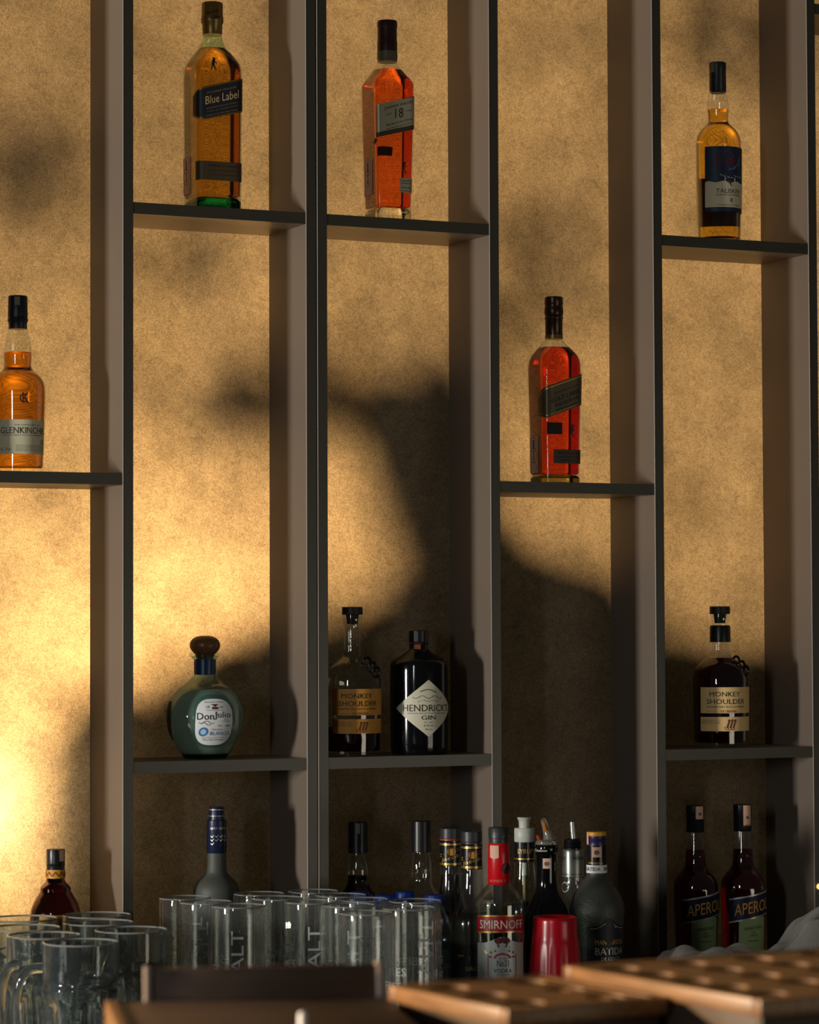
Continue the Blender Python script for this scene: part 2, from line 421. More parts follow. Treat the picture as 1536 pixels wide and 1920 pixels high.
shelf(*L(7), ZM); shelf(*L(7), ZT)
# ------------------------------------------------------------------ back counter and bar counter
STONE = mat('dark_counter_stone', (0.035, 0.032, 0.030), 0.35, bump=0.05, bscale=80, var=0.15)
cb = empty('back_counter', (1.9, -0.35, 0.0)); tag(cb, 'dark stone back bar counter the bottles and mugs stand on', 'counter')
box('worktop', (-1.6, -0.42, CT - 0.04), (1.9, 0.506, CT), STONE, cb, 0.003)
box('cabinet', (-1.58, -0.38, 0.0), (1.88, 0.50, CT - 0.041), mat('counter_cabinet_brown', (0.06, 0.045, 0.035), 0.5, var=0.1, bscale=20), cb)
BARZ = Z0 - 0.383
bc = empty('bar_counter', (1.07, -2.12, 0.0), -0.42)
tag(bc, 'dark wooden bar counter in front carrying the crates and tray', 'counter')
DKW = wood_material('bar_dark_wood', (0.05, 0.03, 0.018), (0.09, 0.055, 0.03))
box('bar_top', (-1.5, -0.40, BARZ - 0.04), (1.7, 0.23, BARZ), DKW, bc, 0.004)
box('bar_front', (-1.45, -0.15, 0.0), (1.65, 0.15, BARZ - 0.041), DKW, bc)

# ------------------------------------------------------------------ added unseen leaves behind the screen, massed to shape its shadows
def inside(x, y, P):
    c = False; j = len(P) - 1
    for i in range(len(P)):
        if (P[i][1] > y) != (P[j][1] > y) and x < (P[j][0] - P[i][0]) * (y - P[i][1]) / (P[j][1] - P[i][1]) + P[i][0]: c = not c
        j = i
    return c
DARK = [(178, 1300), (250, 1300), (330, 1262), (400, 1220), (505, 1165), (620, 1165), (700, 1140), (765, 1060), (735, 950), (700, 850), (650, 775), (560, 790), (455, 775),
        (430, 735), (480, 715), (600, 700), (730, 720), (850, 670), (905, 760), (925, 950), (1000, 1040), (1145, 1085), (1240, 1180), (1340, 1215), (1440, 1220), (1800, 1230),
        (1800, 1980), (110, 1980), (100, 1750), (95, 1600), (85, 1470), (105, 1370)]
BLOBS = [(440, 745, 65, 1.15), (50, 315, 75, 1.0), (150, 250, 60, .4), (1005, 480, 60, 1.1), (965, 590, 60, 1.0), (1080, 410, 60, .5), (1340, 40, 80, .8), (1440, 80, 80, .95), (600, 720, 60, 1.0), (290, 735, 50, .3), (420, 560, 70, .3),
         (290, 395, 70, .35), (720, 600, 70, .45), (640, 560, 50, .2), (1130, 560, 50, .3), (450, 320, 70, .3), (120, 60, 60, .2), (1060, 120, 70, .25), (780, 250, 70, .25), (1330, 960, 60, .25), (470, 930, 50, .4), (30, 1000, 40, .15), (640, 1090, 60, .35), (1300, 620, 60, .2), (700, 60, 60, .2)]
def cover(x, y):  # leaf density follows the shadow pattern wanted on the screen
    if inside(x, y, DARK): return 0.998
    c = 0.08
    for bx_, by_, r, a in BLOBS:
        c = max(c, .8 * a * math.exp(-((x - bx_) ** 2 + (y - by_) ** 2) / (2 * r * r)))
    return min(c, .95)
def leafy(name, label, seed, zone):
    rnd = random.Random(seed); V = []; Fc = []; leaf = 0.00043; lam_max = 6.3 / leaf
    P00 = at(zone[0], zone[1], D); P11 = at(zone[2], zone[3], D); A = abs((P11.x - P00.x) * (P00.z - P11.z))
    for _ in range(int(lam_max * A)):
        x = rnd.uniform(zone[0], zone[2]); y = rnd.uniform(zone[1], zone[3])
        if rnd.random() > -math.log(1 - cover(x, y)) / 6.3: continue
        P = at(x, y, D); t = rnd.uniform(0.10, 0.17); c = P + (SUNPOS - P) * t
        a = Vector((rnd.gauss(0, 1), rnd.gauss(0, .35), rnd.gauss(0, 1))).normalized(); nrm = Vector((rnd.gauss(0, .4), 1, rnd.gauss(0, .4))).normalized()
        b = a.cross(nrm).normalized(); l = 0.023; wd = 0.0125; k = len(V)
        if c.z - l < 0.01: continue
        V += [c - a * l, c + b * wd + nrm * .002, c + a * l, c - b * wd + nrm * .002]; Fc += [(k, k + 1, k + 2), (k, k + 2, k + 3)]
    root = empty(name, (at((zone[0] + zone[2]) / 2, 900, .45).x, .45, 0)); tag(root, label, 'added foliage', kind='stuff')
    V = [v - root.location for v in V]
    link_mesh('leaves', V, Fc, mat('leaf_green', (0.05, 0.10, 0.03), 0.6, var=0.2), root)
    tube('stem', [(0, 0.02, 0), (0.01, .0, .5), (-.02, .02, 1.0), (0.02, .01, 1.4)], [.012, .010, .007, .004], mat('bark', (0.06, 0.04, 0.03), .8), root)
leafy('shade_leaf_mass', 'added leaf mass behind the gold screen, shaped to cast its soft shadow', 3, (-260, -160, 1700, 1960))

# ------------------------------------------------------------------ bottle materials
CLEAR = thin_glass('clear_thin_glass', (0.97, 0.98, 0.97))
GREENISH = thin_glass('greenish_thin_glass', (0.84, 0.93, 0.86))
SMOKE = thin_glass('black_thin_glass', (0.03, 0.03, 0.035))
BLACKPL = mat('black_plastic', (0.010, 0.010, 0.012), 0.32)
NAVY = mat('navy_foil', (0.008, 0.014, 0.045), 0.35)
GOLDF = mat('gold_foil', s2l((196, 160, 84)), 0.3, metal=0.8)
DGOLD = mat('dull_gold_capsule', s2l((132, 104, 50)), 0.35, metal=0.6, bump=.2)
CREAM = mat('cream_paper', s2l((226, 214, 180)), 0.65, bump=.05)
KRAFT = mat('golden_paper', s2l((212, 168, 96)), 0.6, bump=.05)
WHITEP = mat('white_paper', s2l((235, 238, 235)), 0.55)
PINK = mat('pink_tax_stamp', s2l((222, 176, 150)), 0.6)
BLACKI = ink('black', (14, 12, 12)); GOLDI = ink('gold', (206, 166, 78), 0.35, 0.4); WHITEI = ink('white', (225, 228, 225)); BROWNI = ink('brown', (104, 56, 36)); GREYI = ink('grey', (96, 94, 90))
SILVERI = ink('silver', (190, 190, 190), 0.35, 0.5)
BRONZE = ink('bronze', (150, 118, 84), 0.5)
EY = 0.072   # depth at which bottles stand on the shelves

def hazard(B, u0, u1, y0, y1, parent_mat=PINK):
    """sticker on the side of the body with three small framed signs"""
    p = B.patch('side_sticker', u0, u1, y0, y1, parent_mat, nu=8)
    um = (u0 + u1) / 2; hh = (y1 - y0) / 3.2; P = []
    for k in range(2):
        yc = y0 + hh * (0.7 + k); r = abs(u1 - u0) * .36
        for i in range(12):
            a, b = 2 * PI * i / 12, 2 * PI * (i + 1) / 12
            P.append(bar(um + r * math.cos(a), yc + r * 1.15 * math.sin(a), um + r * math.cos(b), yc + r * 1.15 * math.sin(b), 0.9))
        P.append(bar(um, yc - r * .7, um, yc + r * .7, 2.4 if k else 4.5))
    yc = y0 + hh * 2.75; r = abs(u1 - u0) * .40
    P += [bar(um - r, yc, um, yc - r * 1.3, 0.9), bar(um, yc - r * 1.3, um + r, yc, 0.9), bar(um + r, yc, um, yc + r * 1.2, 0.9), bar(um, yc + r * 1.2, um - r, yc, 0.9), bar(um, yc - 3, um, yc + 2, 1.5)]
    B.shapes(P, BLACKI, off=0.0011, parent=p, name='warning_signs')
def striding(u, y, s):
    """small striding figure emblem as plain strokes"""
    return [disc(u + .5 * s, y - 6 * s, 1.5 * s, 8), bar(u, y - 5 * s, u - 1.2 * s, y + 1 * s, 3.2 * s), bar(u - 1 * s, y, u + 2.4 * s, y + 6 * s, 1.3 * s), bar(u - 1.5 * s, y, u - 3.4 * s, y + 6.5 * s, 1.3 * s), bar(u, y - 4 * s, u + 3.4 * s, y - 1 * s, 1.0 * s), bar(u - 1.8 * s, y - 7.4 * s, u + 2.6 * s, y - 7.4 * s, 1 * s)]
def lin(a, b): return lambda t: a + (b - a) * t

# --- tall square whisky bottle, black slanted label, green glass foot (second column, top)
B = Bottle('whisky_bottle', 'tall square amber whisky bottle with black slanted label and green glass foot', 'bottle', 398.5, EY, ZH,
    [(60, 17.5), (68, 18), (80, 21), (92, 27), (102, 37, 2.5), (114, 46, 3.5), (124, 53, 5), (138, 55.5, 6.5), (165, 55.7, 7), (385, 53.6, 7), (400, 53, 7)], GREENISH)
B.liquid(93, solid_glass('amber_whisky', (1.0, 0.60, 0.22), 1.32), base=0.026)
B.base_glass(solid_glass('green_foot_glass', (0.10, 0.42, 0.24), 1.45), 0.022)
B.cap('cap', [(6, 19), (8, 20), (30, 20), (33, 21), (43, 21), (46, 19), (66, 18.3)], DGOLD)
B.write([('Alexander', -8, 26, 5, 26, .25), ('Walker', -2, 36, 6, 22, .25)], BLACKI, r=21, name='signature')
hW = B.h_of(55.5 / B.s, 7) * B.s
u0 = -hW * 1.42; u1 = hW * .98
lab = B.patch('slanted_label', u0, u1, lambda t: 187 - 15 * min(t / .29, 1) - 21 * max(0, (t - .29) / .71), lambda t: 226 + 8 * min(t / .29, 1) - 20 * max(0, (t - .29) / .71), DGOLD)
B.patch('black_field', u0 + 3, u1 - 1, lambda t: 190 - 15 * min(t / .29, 1) - 21 * max(0, (t - .29) / .71), lambda t: 223 + 8 * min(t / .29, 1) - 20 * max(0, (t - .29) / .71), mat('black_label_paper', (0.012, 0.012, 0.018), .5), off=.0009, parent=lab)
B.write([('JOHNNIE WALKER', 0, 177, 4, 60, .26), ('BLENDED SCOTCH WHISKY', 2, 205, 2.4, 62, .26), ('A BLEND OF OUR RAREST WHISKIES', 2, 211, 1.8, 62, .26), ('A BLEND OF OUR VERY RAREST WHISKY', 0, 219, 2.4, 66, .26)], BRONZE, parent=lab, off=.0012, name='small_print')
B.write([('Blue Label', 1, 190, 15, 66, .26)], ink('pale_gold', (214, 180, 128)), parent=lab, off=.0012)
lo = B.patch('lower_label', -hW * 1.15, u1 - 2, 310, 345, mat('bronze_label', s2l((74, 58, 34)), .5))
B.write([('PRODUCT OF SCOTLAND', 4, 318, 3.5, 60), ('JOHN WALKER & SONS', 4, 327, 2.6, 60), ('DISTILLED, BLENDED AND BOTTLED', 4, 335, 2, 60)], ink('dark_bronze', (34, 26, 16)), parent=lo)
hazard(B, -hW * 2.55, -hW * 1.75, 296, 366)
B.shapes(striding(-15, 130, 1.7), BLACKI)

# --- tapered square whisky bottle with silver slanted label marked 18 (third column, top)
B = Bottle('whisky_bottle', 'tapered amber whisky bottle with slanted silver label marked 18', 'bottle', 727.5, EY, ZH,
    [(110, 18.5), (119, 19), (126, 24), (133, 29, 2.6), (146, 40, 4), (154, 47, 6), (160, 50.3, 8), (166, 50.5, 9), (260, 49, 9), (398, 44, 9), (417, 43.4, 9)], CLEAR, cut=1)
B.liquid(133, solid_glass('red_amber_whisky', (1.0, 0.44, 0.13), 1.32), base=0.028)
B.base_glass(solid_glass('clear_foot_glass', (0.93, 0.92, 0.85), 1.45), 0.024)
B.cap('cap', [(40, 18), (42, 19), (51, 19.2), (52, 18.4), (78, 18.4), (80, 19), (98, 18.8), (99, 17.6)], mat('dark_maroon_capsule', (0.035, 0.012, 0.008), .35, bump=.3))
B.cap('neck_sleeve', [(98, 19.2), (112, 19.4), (113, 18.6), (117, 18.6)], mat('grey_green_sleeve', s2l((96, 92, 66)), .4))
hW = B.h_of(49.5 / B.s, 9) * B.s
SILV = mat('brushed_silver_label', s2l((178, 172, 142)), .35, metal=.35)
u0 = -hW * 1.02; u1 = hW * .96
lab = B.patch('slanted_label', u0, u1, lin(207, 184), lin(266, 246), mat('label_dark_border', s2l((64, 56, 40)), .4))
B.patch('silver_field', u0 + 1, u1 - 1.2, lin(204.5, 186), lin(257, 237.5), SILV, off=.0009, parent=lab)
B.write([('JOHNNIE WALKER', 4, 204, 6.5, 60, .30), ('Blended Scotch Whisky', 6, 235, 5, 54, .30), ('AGED', -17, 222, 2.4, 12, .3), ('YEARS', 26, 212, 2.4, 14, .3), ('FINEST BLENDED SCOTCH WHISKY', 6, 242, 2.0, 54, .3)], ink('deep_brown', (58, 44, 30)), parent=lab, off=.0012)
B.write([('18', 5, 218, 18, 17, .18)], ink('wine', (70, 30, 20)), parent=lab, off=.0012, name='numeral')
B.shapes([bar(-hW * 1, 268, -hW * 1 - 8, 276, 7)], mat('label_dark_border', (0, 0, 0)), name='label_tail')
sm = B.patch('small_label', 8, 33, 338, 365, SILV, nu=6)
B.write([('BLENDED', 20, 343, 2.6, 20), ('ULTIMATE 18', 20, 348, 2.6, 20), ('Jim Beveridge', 20, 356, 4, 19), ('MASTER BLENDER', 20, 362, 1.6, 18)], ink('deep_brown', (58, 44, 30)), parent=sm)
hazard(B, -hW * 2.35, -hW * 1.45, 302, 368)
B.shapes(striding(16, 320, 1.5), ink('wine', (70, 30, 20)))
B.patch('back_label', 88 + hW, 120 + hW, 271, 288, mat('back_label_brown', (0.05, 0.015, 0.01), .6), nu=6)

# --- square whisky bottle with a dark slanted label (fourth column)
B = Bottle('whisky_bottle', 'square red amber whisky bottle with dull grey slanted label and brown capsule', 'bottle', 1040.5, EY, ZM,
    [(628, 16), (636, 17), (644, 24), (652, 31, 2.6), (660, 39, 3.5), (670, 47, 5), (682, 50.6, 6.5), (700, 51.2, 7), (892, 46.6, 7), (904, 46.5, 7)], CLEAR)
B.liquid(652.5, solid_glass('deep_red_whisky', (0.88, 0.27, 0.10), 1.32), base=0.018)
B.base_glass(solid_glass('olive_foot_glass', (0.62, 0.56, 0.30), 1.45), 0.015)
B.cap('cap', [(557, 15.5), (558.5, 17), (571, 17.5), (573, 16.5), (578, 17.5), (586, 18.2), (592, 17), (594, 16), (596, 17.4), (599, 17.2), (600, 16.5), (634, 16.3)], mat('brown_capsule', (0.05, 0.026, 0.012), .28, metal=.5, bump=.2))
B.cap('neck_sleeve', [(629, 16.8), (636, 16.8)], DGOLD)
hW = B.h_of(51 / B.s, 7) * B.s
u0 = -hW * 1.5; u1 = hW * .97
PEW = mat('pewter_label', s2l((92, 80, 56)), .4, metal=.3)
lab = B.patch('slanted_label', u0, u1, lambda t: 741 - 13 * min(t / .25, 1) - 26 * max(0, (t - .25) / .75), lambda t: 781 + 6 * min(t / .25, 1) - 27 * max(0, (t - .25) / .75), PEW)
B.write([('JOHNNIE WALKER', 4, 733, 4.5, 52, .36)], ink('rust', (96, 40, 24)), parent=lab, off=.0011, name='small_print')
B.write([('GOLD LABEL', 2, 745, 8, 62, .36), ('RESERVE', 6, 755, 6.5, 50, .36), ('BLENDED SCOTCH WHISKY', 4, 765, 3.2, 44, .36)], BLACKI, parent=lab, off=.0011)
for dy in (0, 1):
    B.patch('label_rule', u0 + 2, u1 - 1, (lambda t, d=dy: (744 if not d else 777) - 13 * min(t / .25, 1) * (1 - 2 * d * .7) - 26 * max(0, (t - .25) / .75)), (lambda t, d=dy: (746.3 if not d else 777.9) - 13 * min(t / .25, 1) * (1 - 2 * d * .7) - 26 * max(0, (t - .25) / .75)), GOLDF, off=.0009, parent=lab)
lo = B.patch('lower_label', -hW * .55, u1 - 3, 845, 871, mat('bronze_label', (0, 0, 0)))
B.write([('PRODUCT OF SCOTLAND', 9, 852, 3, 44), ('JOHN WALKER & SONS', 9, 859, 2.4, 44), ('KILMARNOCK', 9, 865, 2.4, 34)], ink('dark_bronze', (34, 26, 16)), parent=lo)
hazard(B, -hW * 2.35, -hW * 1.55, 819, 887)
B.patch('dark_sticker', -hW * .86, -hW * .12, 795, 817, mat('dark_sticker', (0.012, 0.004, 0.003), .6), nu=5)
B.shapes(striding(16, 812, 1.7), ink('wine', (70, 30, 20)))

# --- pale whisky bottle with blue picture label (fifth column, top)
B = Bottle('whisky_bottle', 'round golden whisky bottle with dark blue picture label and black capsule', 'bottle', 1348.5, EY, ZH,
    [(170, 15.5), (180, 18), (190, 20), (205, 21.5), (216, 20), (228, 19.5), (234, 23), (243, 33), (252, 39), (262, 43), (276, 43.6), (320, 43.6), (441, 41), (455, 40.8)], CLEAR)
B.liquid(207, solid_glass('golden_whisky', (1.0, 0.78, 0.28), 1.32), base=0.010)
B.cap('cap', [(118, 15), (119, 16), (131, 16), (132, 15.6), (172, 16), (173, 15.4), (175, 14)], mat('black_capsule', (0.008, 0.010, 0.016), .4))
B.patch('tax_stamp', -22, -15, 120, 138, mat('dull_stamp', s2l((110, 108, 88)), .6), r=16.3, nu=4)
B.write([('1830', 3, 150, 20, 5)], ink('dull_grey', (70, 74, 82)), r=16.2, name='capsule_print')
Lb, Rb = B.ux(1323.5, 360), B.ux(1323.5, 360) + 118
BLUE = mat('deep_blue_label', s2l((24, 44, 70)), .5, var=.4, bscale=90)
lab = B.patch('picture_label', Lb, Rb, 281, 402, BLUE)
B.patch('cream_field', Lb + .5, Rb - .5, lambda t: 347 - 1.5 * math.sin(t * 26), 394, CREAM, off=.0009, parent=lab)
c = (Lb + Rb) / 2 - 12
B.shapes([disc(c - 8, 303, 19, 20, 14), disc(c + 4, 310, 13, 14, 8), [(c - 25, 318), (c - 5, 310), (c + 2, 322), (c - 12, 331)]], ink('crimson_art', (96, 26, 44)), parent=lab, off=.0009, name='sea_creature')
B.shapes([bar(c + 8, 322, c + 24, 312, 5), bar(c + 20, 314, c + 26, 300, 4), bar(c - 2, 324, c + 12, 322, 3)], ink('sea_blue', (56, 110, 150)), parent=lab, off=.0010, name='water_curl')
B.shapes([bar(c - 18 + i * 7, 333 + (i * 37 % 7), c - 13 + i * 7, 336 + (i * 23 % 6), 1.4) for i in range(8)], ink('foam', (176, 184, 180)), parent=lab, off=.0010, name='foam_flecks')
B.shapes([[(c - 9, 340), (c + 13, 340), (c + 13, 350), (c - 9, 350)]], CREAM, parent=lab, off=.00095, name='crest_tab')
B.shapes([bar(c - 3, 345, c + 4, 352, 3), bar(c + 1, 350, c + 6, 356, 1.6), disc(c - 3, 346, 2.2, 8)], BROWNI, parent=lab, off=.0012, name='crest')
B.write([('TALISKER', c + 1, 364, 8, 52), ('SINGLE MALT SCOTCH WHISKY', c + 1, 371.5, 3, 52), ('8', c + 4, 381, 8), ('LIMITED RELEASE CASK STRENGTH', c + 1, 390, 1.8, 50)], BLACKI, parent=lab, off=.0012)
B.patch('back_label', B.ux(1349, 360) + 110, B.ux(1349, 360) + 180, 330, 421, mat('back_label_brown', (0.05, 0.015, 0.01), .6), nu=20)

# --- whisky bottle cut by the left edge (first column)
B = Bottle('whisky_bottle', 'round amber whisky bottle with long grey label, black capsule, by the left shelf end', 'bottle', 33, EY, ZM,
    [(604, 17), (617, 18.5), (640, 24), (660, 27), (675, 27), (688, 26), (696, 31), (704, 42), (716, 50), (730, 52.6), (750, 52.6), (870, 48.5), (884, 48)], CLEAR)
B.liquid(661, solid_glass('honey_whisky', (1.0, 0.64, 0.16), 1.32), base=0.010)
B.cap('cap', [(555, 17), (557, 18), (592, 18.6), (597, 18.2), (600, 19.6), (603, 18.8), (605, 17.6), (617, 17.4)], mat('black_capsule', (0, 0, 0)))
B.patch('tax_stamp', -12, -2, 558, 574, mat('dull_stamp', (0, 0, 0)), r=18.8, nu=4)
Rb = B.ux(81, 820); Lb = Rb - 118
GRP = mat('grey_green_paper', s2l((222, 214, 178)), .6)
lab = B.patch('label', Lb, Rb, 790, 854, GRP)
mid = (Lb + Rb) / 2
B.write([('THE DISTILLERY OF', mid + 14, 800, 2, 52), ('GLENKINCHIE', mid + 8, 810, 12, 92), ('SINGLE MALT SCOTCH WHISKY', mid + 8, 819, 2.2, 80), ('12', Rb - 10, 831, 8, 8)] + [('distilled and matured in scotland', mid + 22, 838 + i * 3.2, 1.6, 60) for i in range(4)] + [('C. Fin', Lb + 32, 845, 6, 20)], ink('label_green_grey', (60, 58, 44)), parent=lab)
gx = B.ux(46, 750)
B.write([('G', gx - 3, 750, 17, 14), ('K', gx + 2, 749, 20, 13)], BLACKI, name='monogram')
B.write([('AGED 12', gx, 776, 3, 16)], BROWNI, name='embossed_print')

# --- round bellied tequila bottle (second column, lower shelf)
B = Bottle('tequila_bottle', 'round bellied pale blue-green tequila bottle with wooden ball stopper', 'bottle', 384.5, .070, ZL,
    [(1228, 20), (1233, 27), (1236, 20), (1264, 19.5), (1270, 24), (1280, 34), (1290, 50), (1304, 62), (1325, 72), (1345, 74), (1365, 71), (1390, 60), (1408, 50), (1417, 42), (1425, 38)],
    thin_glass('aqua_thin_glass', (0.86, 0.95, 0.93)))
B.liquid(1292, thin_glass('aqua_tequila', (0.78, 0.86, 0.82), .05, 1.33, diff=.55, dcol=(.74, .80, .74)), base=0.010)
B.base_glass(solid_glass('teal_foot_glass', (0.25, 0.75, 0.72), 1.45), 0.010)
B.cap('stopper', [(1192, 8), (1194, 18), (1200, 26), (1208, 29), (1216, 28), (1224, 22), (1228, 17), (1236, 16)], mat('brown_ball_stopper', s2l((112, 74, 44)), .35, bump=.4, bscale=90, var=.15), cut=2)
B.cap('neck_collar', [(1224, 25), (1226, 28), (1231, 28), (1233, 25)], thin_glass('aqua_thin_glass', (0, 0, 0)))
B.cap('neck_sleeve', [(1236, 20.6), (1265, 20.4)], mat('blue_sleeve', s2l((20, 56, 96)), .3))
uc = B.ux(403, 1350)
def rr(t, top, h=42, w_=36):
    x = abs(2 * t - 1) ** 3.2; return top
def round_top(cyv, hh, p):
    return lambda t: cyv - hh * (1 - abs(2 * t - 1) ** p) ** (1 / p)
def round_bot(cyv, hh, p):
    return lambda t: cyv + hh * (1 - abs(2 * t - 1) ** p) ** (1 / p)
B.patch('glass_frame', uc - 42, uc + 42, round_top(1350, 49, 2.6), round_bot(1350, 50, 2.6), thin_glass('aqua_thin_glass', (0, 0, 0)), off=.0012, nu=36, nv=6, lift=.0015)
lab = B.patch('label', uc - 36, uc + 36, round_top(1352, 43, 2.8), round_bot(1352, 43, 2.8), WHITEP, off=.0022, nu=48, nv=10)
B.write([('Don', uc - 18, 1341, 13, 30), ('Julio', uc + 14, 1340, 15, 32)], BLACKI, parent=lab, off=.0028)
B.write([('19', uc - 13, 1324, 5), ('42', uc + 12, 1324, 5), ('TEQUILA RESERVA DE', uc, 1330, 1.8, 34), ('100%', uc + 20, 1347, 2.4), ('DE AGAVE', uc + 20, 1350.5, 2, 15), ('HECHO EN MEXICO', uc, 1315, 2.2, 36), ('38%     700ML', uc + 18, 1359, 3.2, 26), ('TEQUILA', uc + 4, 1366, 3.2, 22), ('ELABORADO EN JALISCO', uc, 1381, 1.8, 40), ('Don Julio Gonzalez', uc, 1385, 4, 38)], GREYI, parent=lab, off=.0028, name='small_print')
B.write([('BLANCO', uc + 11, 1373, 7, 38)], ink('steel_blue', (70, 120, 160)), parent=lab, off=.0028, name='blue_lettering')
B.shapes([disc(uc - 20, 1370, 8.5, 20)], ink('seal_blue', (60, 130, 190)), parent=lab, off=.0026, name='blue_seal')
B.shapes([disc(uc - 20, 1370, 5.2, 16)], ink('pale_seal', (190, 214, 230)), parent=lab, off=.0028, name='seal_centre')
B.shapes([disc(uc, 1321, 2.6, 10), bar(uc - 6, 1319.5, uc + 6, 1319.5, 1.6), bar(uc - 5.5, 1326, uc + 5.5, 1326, 4)], ink('rust', (96, 40, 24)), parent=lab, off=.0028, name='crest')
B.shapes([bar(uc - 30 + 3 * i, 1352 + 2.5 * math.sin(i), uc - 27 + 3 * i, 1352 + 2.5 * math.sin(i + 1), .8) for i in range(9)] + [bar(uc - 26 + 3 * i, 1355 - 2.5 * math.sin(i), uc - 23 + 3 * i, 1355 - 2.5 * math.sin(i + 1), .8) for i in range(6)], BLACKI, parent=lab, off=.0028, name='flourish')
us = B.ux(317, 1350)
st = B.patch('side_sticker', us - 10, us + 9, 1314, 1388, mat('brown_tint_sticker', s2l((52, 48, 36)), .6), nu=6, nv=6)
B.shapes([bar(us - 6, 1322, us + 6, 1324, 2), disc(us, 1332, 5, 10), disc(us, 1348, 5.5, 10), bar(us - 5, 1360, us + 5, 1376, 2), bar(us + 5, 1360, us - 5, 1376, 2)], BLACKI, parent=st, off=.0012, name='warning_signs')

# --- two bottles of the same whisky with cream double labels
def malt(cx, Y, y0, sc_, filled, label, paper, sleeve, dark):
    k = lambda y: y0 + y * sc_
    g = CLEAR
    B = Bottle('whisky_bottle', label, 'bottle', cx, Y, ZL,
        [(k(15), 19 * sc_), (k(27), 19 * sc_), (k(33), 16.5 * sc_), (k(60), 17.5 * sc_), (k(90), 18 * sc_), (k(96), 24 * sc_), (k(106), 38 * sc_), (k(118), 49 * sc_), (k(134), 53.5 * sc_), (k(150), 54 * sc_), (k(256), 52.5 * sc_), (k(266), 51 * sc_)], g, group=None)
    if filled: B.liquid(k(98), solid_glass('dark_red_whisky', (0.30, 0.030, 0.010), 1.32), base=.010)
    else: B.liquid(k(226), solid_glass('dark_red_whisky', (0.30, 0.030, 0.010), 1.32), base=.010)
    B.cap('stopper', [(k(0), 18.6 * sc_), (k(1), 19.6 * sc_), (k(14), 19.6 * sc_), (k(14.6), 18.8 * sc_)], mat('dark_stopper', (0.018, 0.011, 0.008), .5))
    B.cap('cork', [(k(14.6), 12 * sc_), (k(32), 10 * sc_)], mat('stopper_cork', (0.03, 0.02, 0.012), .8))
    if sleeve: B.cap('neck_sleeve', [(k(36), 18.6 * sc_), (k(40), 19.8 * sc_), (k(67), 20 * sc_), (k(68), 19 * sc_)], BLACKPL)
    u0 = B.ux(cx - 37 * sc_, k(180)); u1 = u0 + 122 * sc_; c = B.ux(cx + 12 * sc_, k(180))
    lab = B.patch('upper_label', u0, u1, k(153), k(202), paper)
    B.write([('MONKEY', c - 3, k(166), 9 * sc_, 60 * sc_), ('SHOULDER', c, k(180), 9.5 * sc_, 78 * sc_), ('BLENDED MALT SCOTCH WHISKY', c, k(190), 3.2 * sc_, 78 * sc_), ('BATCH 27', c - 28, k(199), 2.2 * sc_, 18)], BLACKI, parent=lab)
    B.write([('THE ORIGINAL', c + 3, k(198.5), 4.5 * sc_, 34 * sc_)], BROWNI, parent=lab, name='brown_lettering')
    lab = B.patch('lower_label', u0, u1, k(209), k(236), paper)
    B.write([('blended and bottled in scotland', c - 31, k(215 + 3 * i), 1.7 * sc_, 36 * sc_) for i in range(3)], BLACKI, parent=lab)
    P = []
    for i in range(3):
        a = c + 4 + i * 6 * sc_; P += [disc(a, k(216), 2.4, 8), bar(a, k(218), a - 4, k(230), 3)] + [bar(a - 5 + 3.5 * math.cos(q), k(230) + 3.5 * math.sin(q), a - 5 + 3.5 * math.cos(q + .8), k(230) + 3.5 * math.sin(q + .8), 1) for q in (0, .8, 1.6, 2.4, 3.2)]
    B.shapes(P, BROWNI, parent=lab, name='three_figures')
    # three dark metal charms on the shoulder
    for i in range(3):
        z = B.z(k(104 + i * 9)); h, n = B.at_z(z); q = 0.05 + i * .10
        ux_ = h * math.sin(q + .35); uy = -h * math.cos(q + .35); c0 = Vector((ux_, uy, z)) * 1.0 + Vector((.25, -.9, 0)) * .002
        pts = []
        for j in range(13):
            t = 2 * PI * j / 12; pts.append(c0 + Vector((math.cos(t) * .0065, -.001 * math.sin(t), math.sin(t) * .0085)))
        tube('charm', pts, .0022, mat('dark_metal_charm', (0.03, 0.028, 0.026), .25, metal=.9), B.root, 8)
    return B
malt(661.5, .060, 1138, 1.0, False, 'nearly empty clear whisky bottle with golden double label beside black gin bottle', mat('shaded_gold_paper', s2l((206, 144, 58)), .6), False, True)  # same label paper, with the shade on it put into the colour
malt(1352, .066, 1137, .985, True, 'full dark red whisky bottle with cream double label on lower right shelf', mat('lit_gold_paper', s2l((248, 208, 142)), .6), True, False)  # same label paper, with the stronger light put into a paler colour

# --- black gin bottle with diamond label
B = Bottle('gin_bottle', 'squat black round gin bottle with cream diamond shaped label', 'bottle', 786, .055, ZL,
    [(1196, 16.5), (1215, 17), (1220, 20), (1228, 32), (1236, 46), (1242, 53), (1250, 54.5), (1400, 54), (1411, 52), (1417, 50)], mat('black_bottle_glass', (0.004, 0.004, 0.005), .08))
B.cap('cap', [(1182, 17.5), (1183, 18.4), (1203, 18.4), (1204, 17.4), (1207, 19), (1209, 17.5)], BLACKPL)
B.patch('tax_stamp', -18, -4, 1205, 1217, mat('rust_stamp', s2l((150, 70, 34)), .6), r=17.6, nu=4)
uc = B.ux(804, 1325); hw = 66; 
GN = mat('diamond_label_paper', s2l((212, 208, 182)), .5)
lab = B.patch('diamond_label', uc - hw, uc + hw, lambda t: 1327 - 53 * (1 - abs(2 * t - 1)), lambda t: 1327 + 53 * (1 - abs(2 * t - 1)) + .01, GN, nu=40, nv=4)
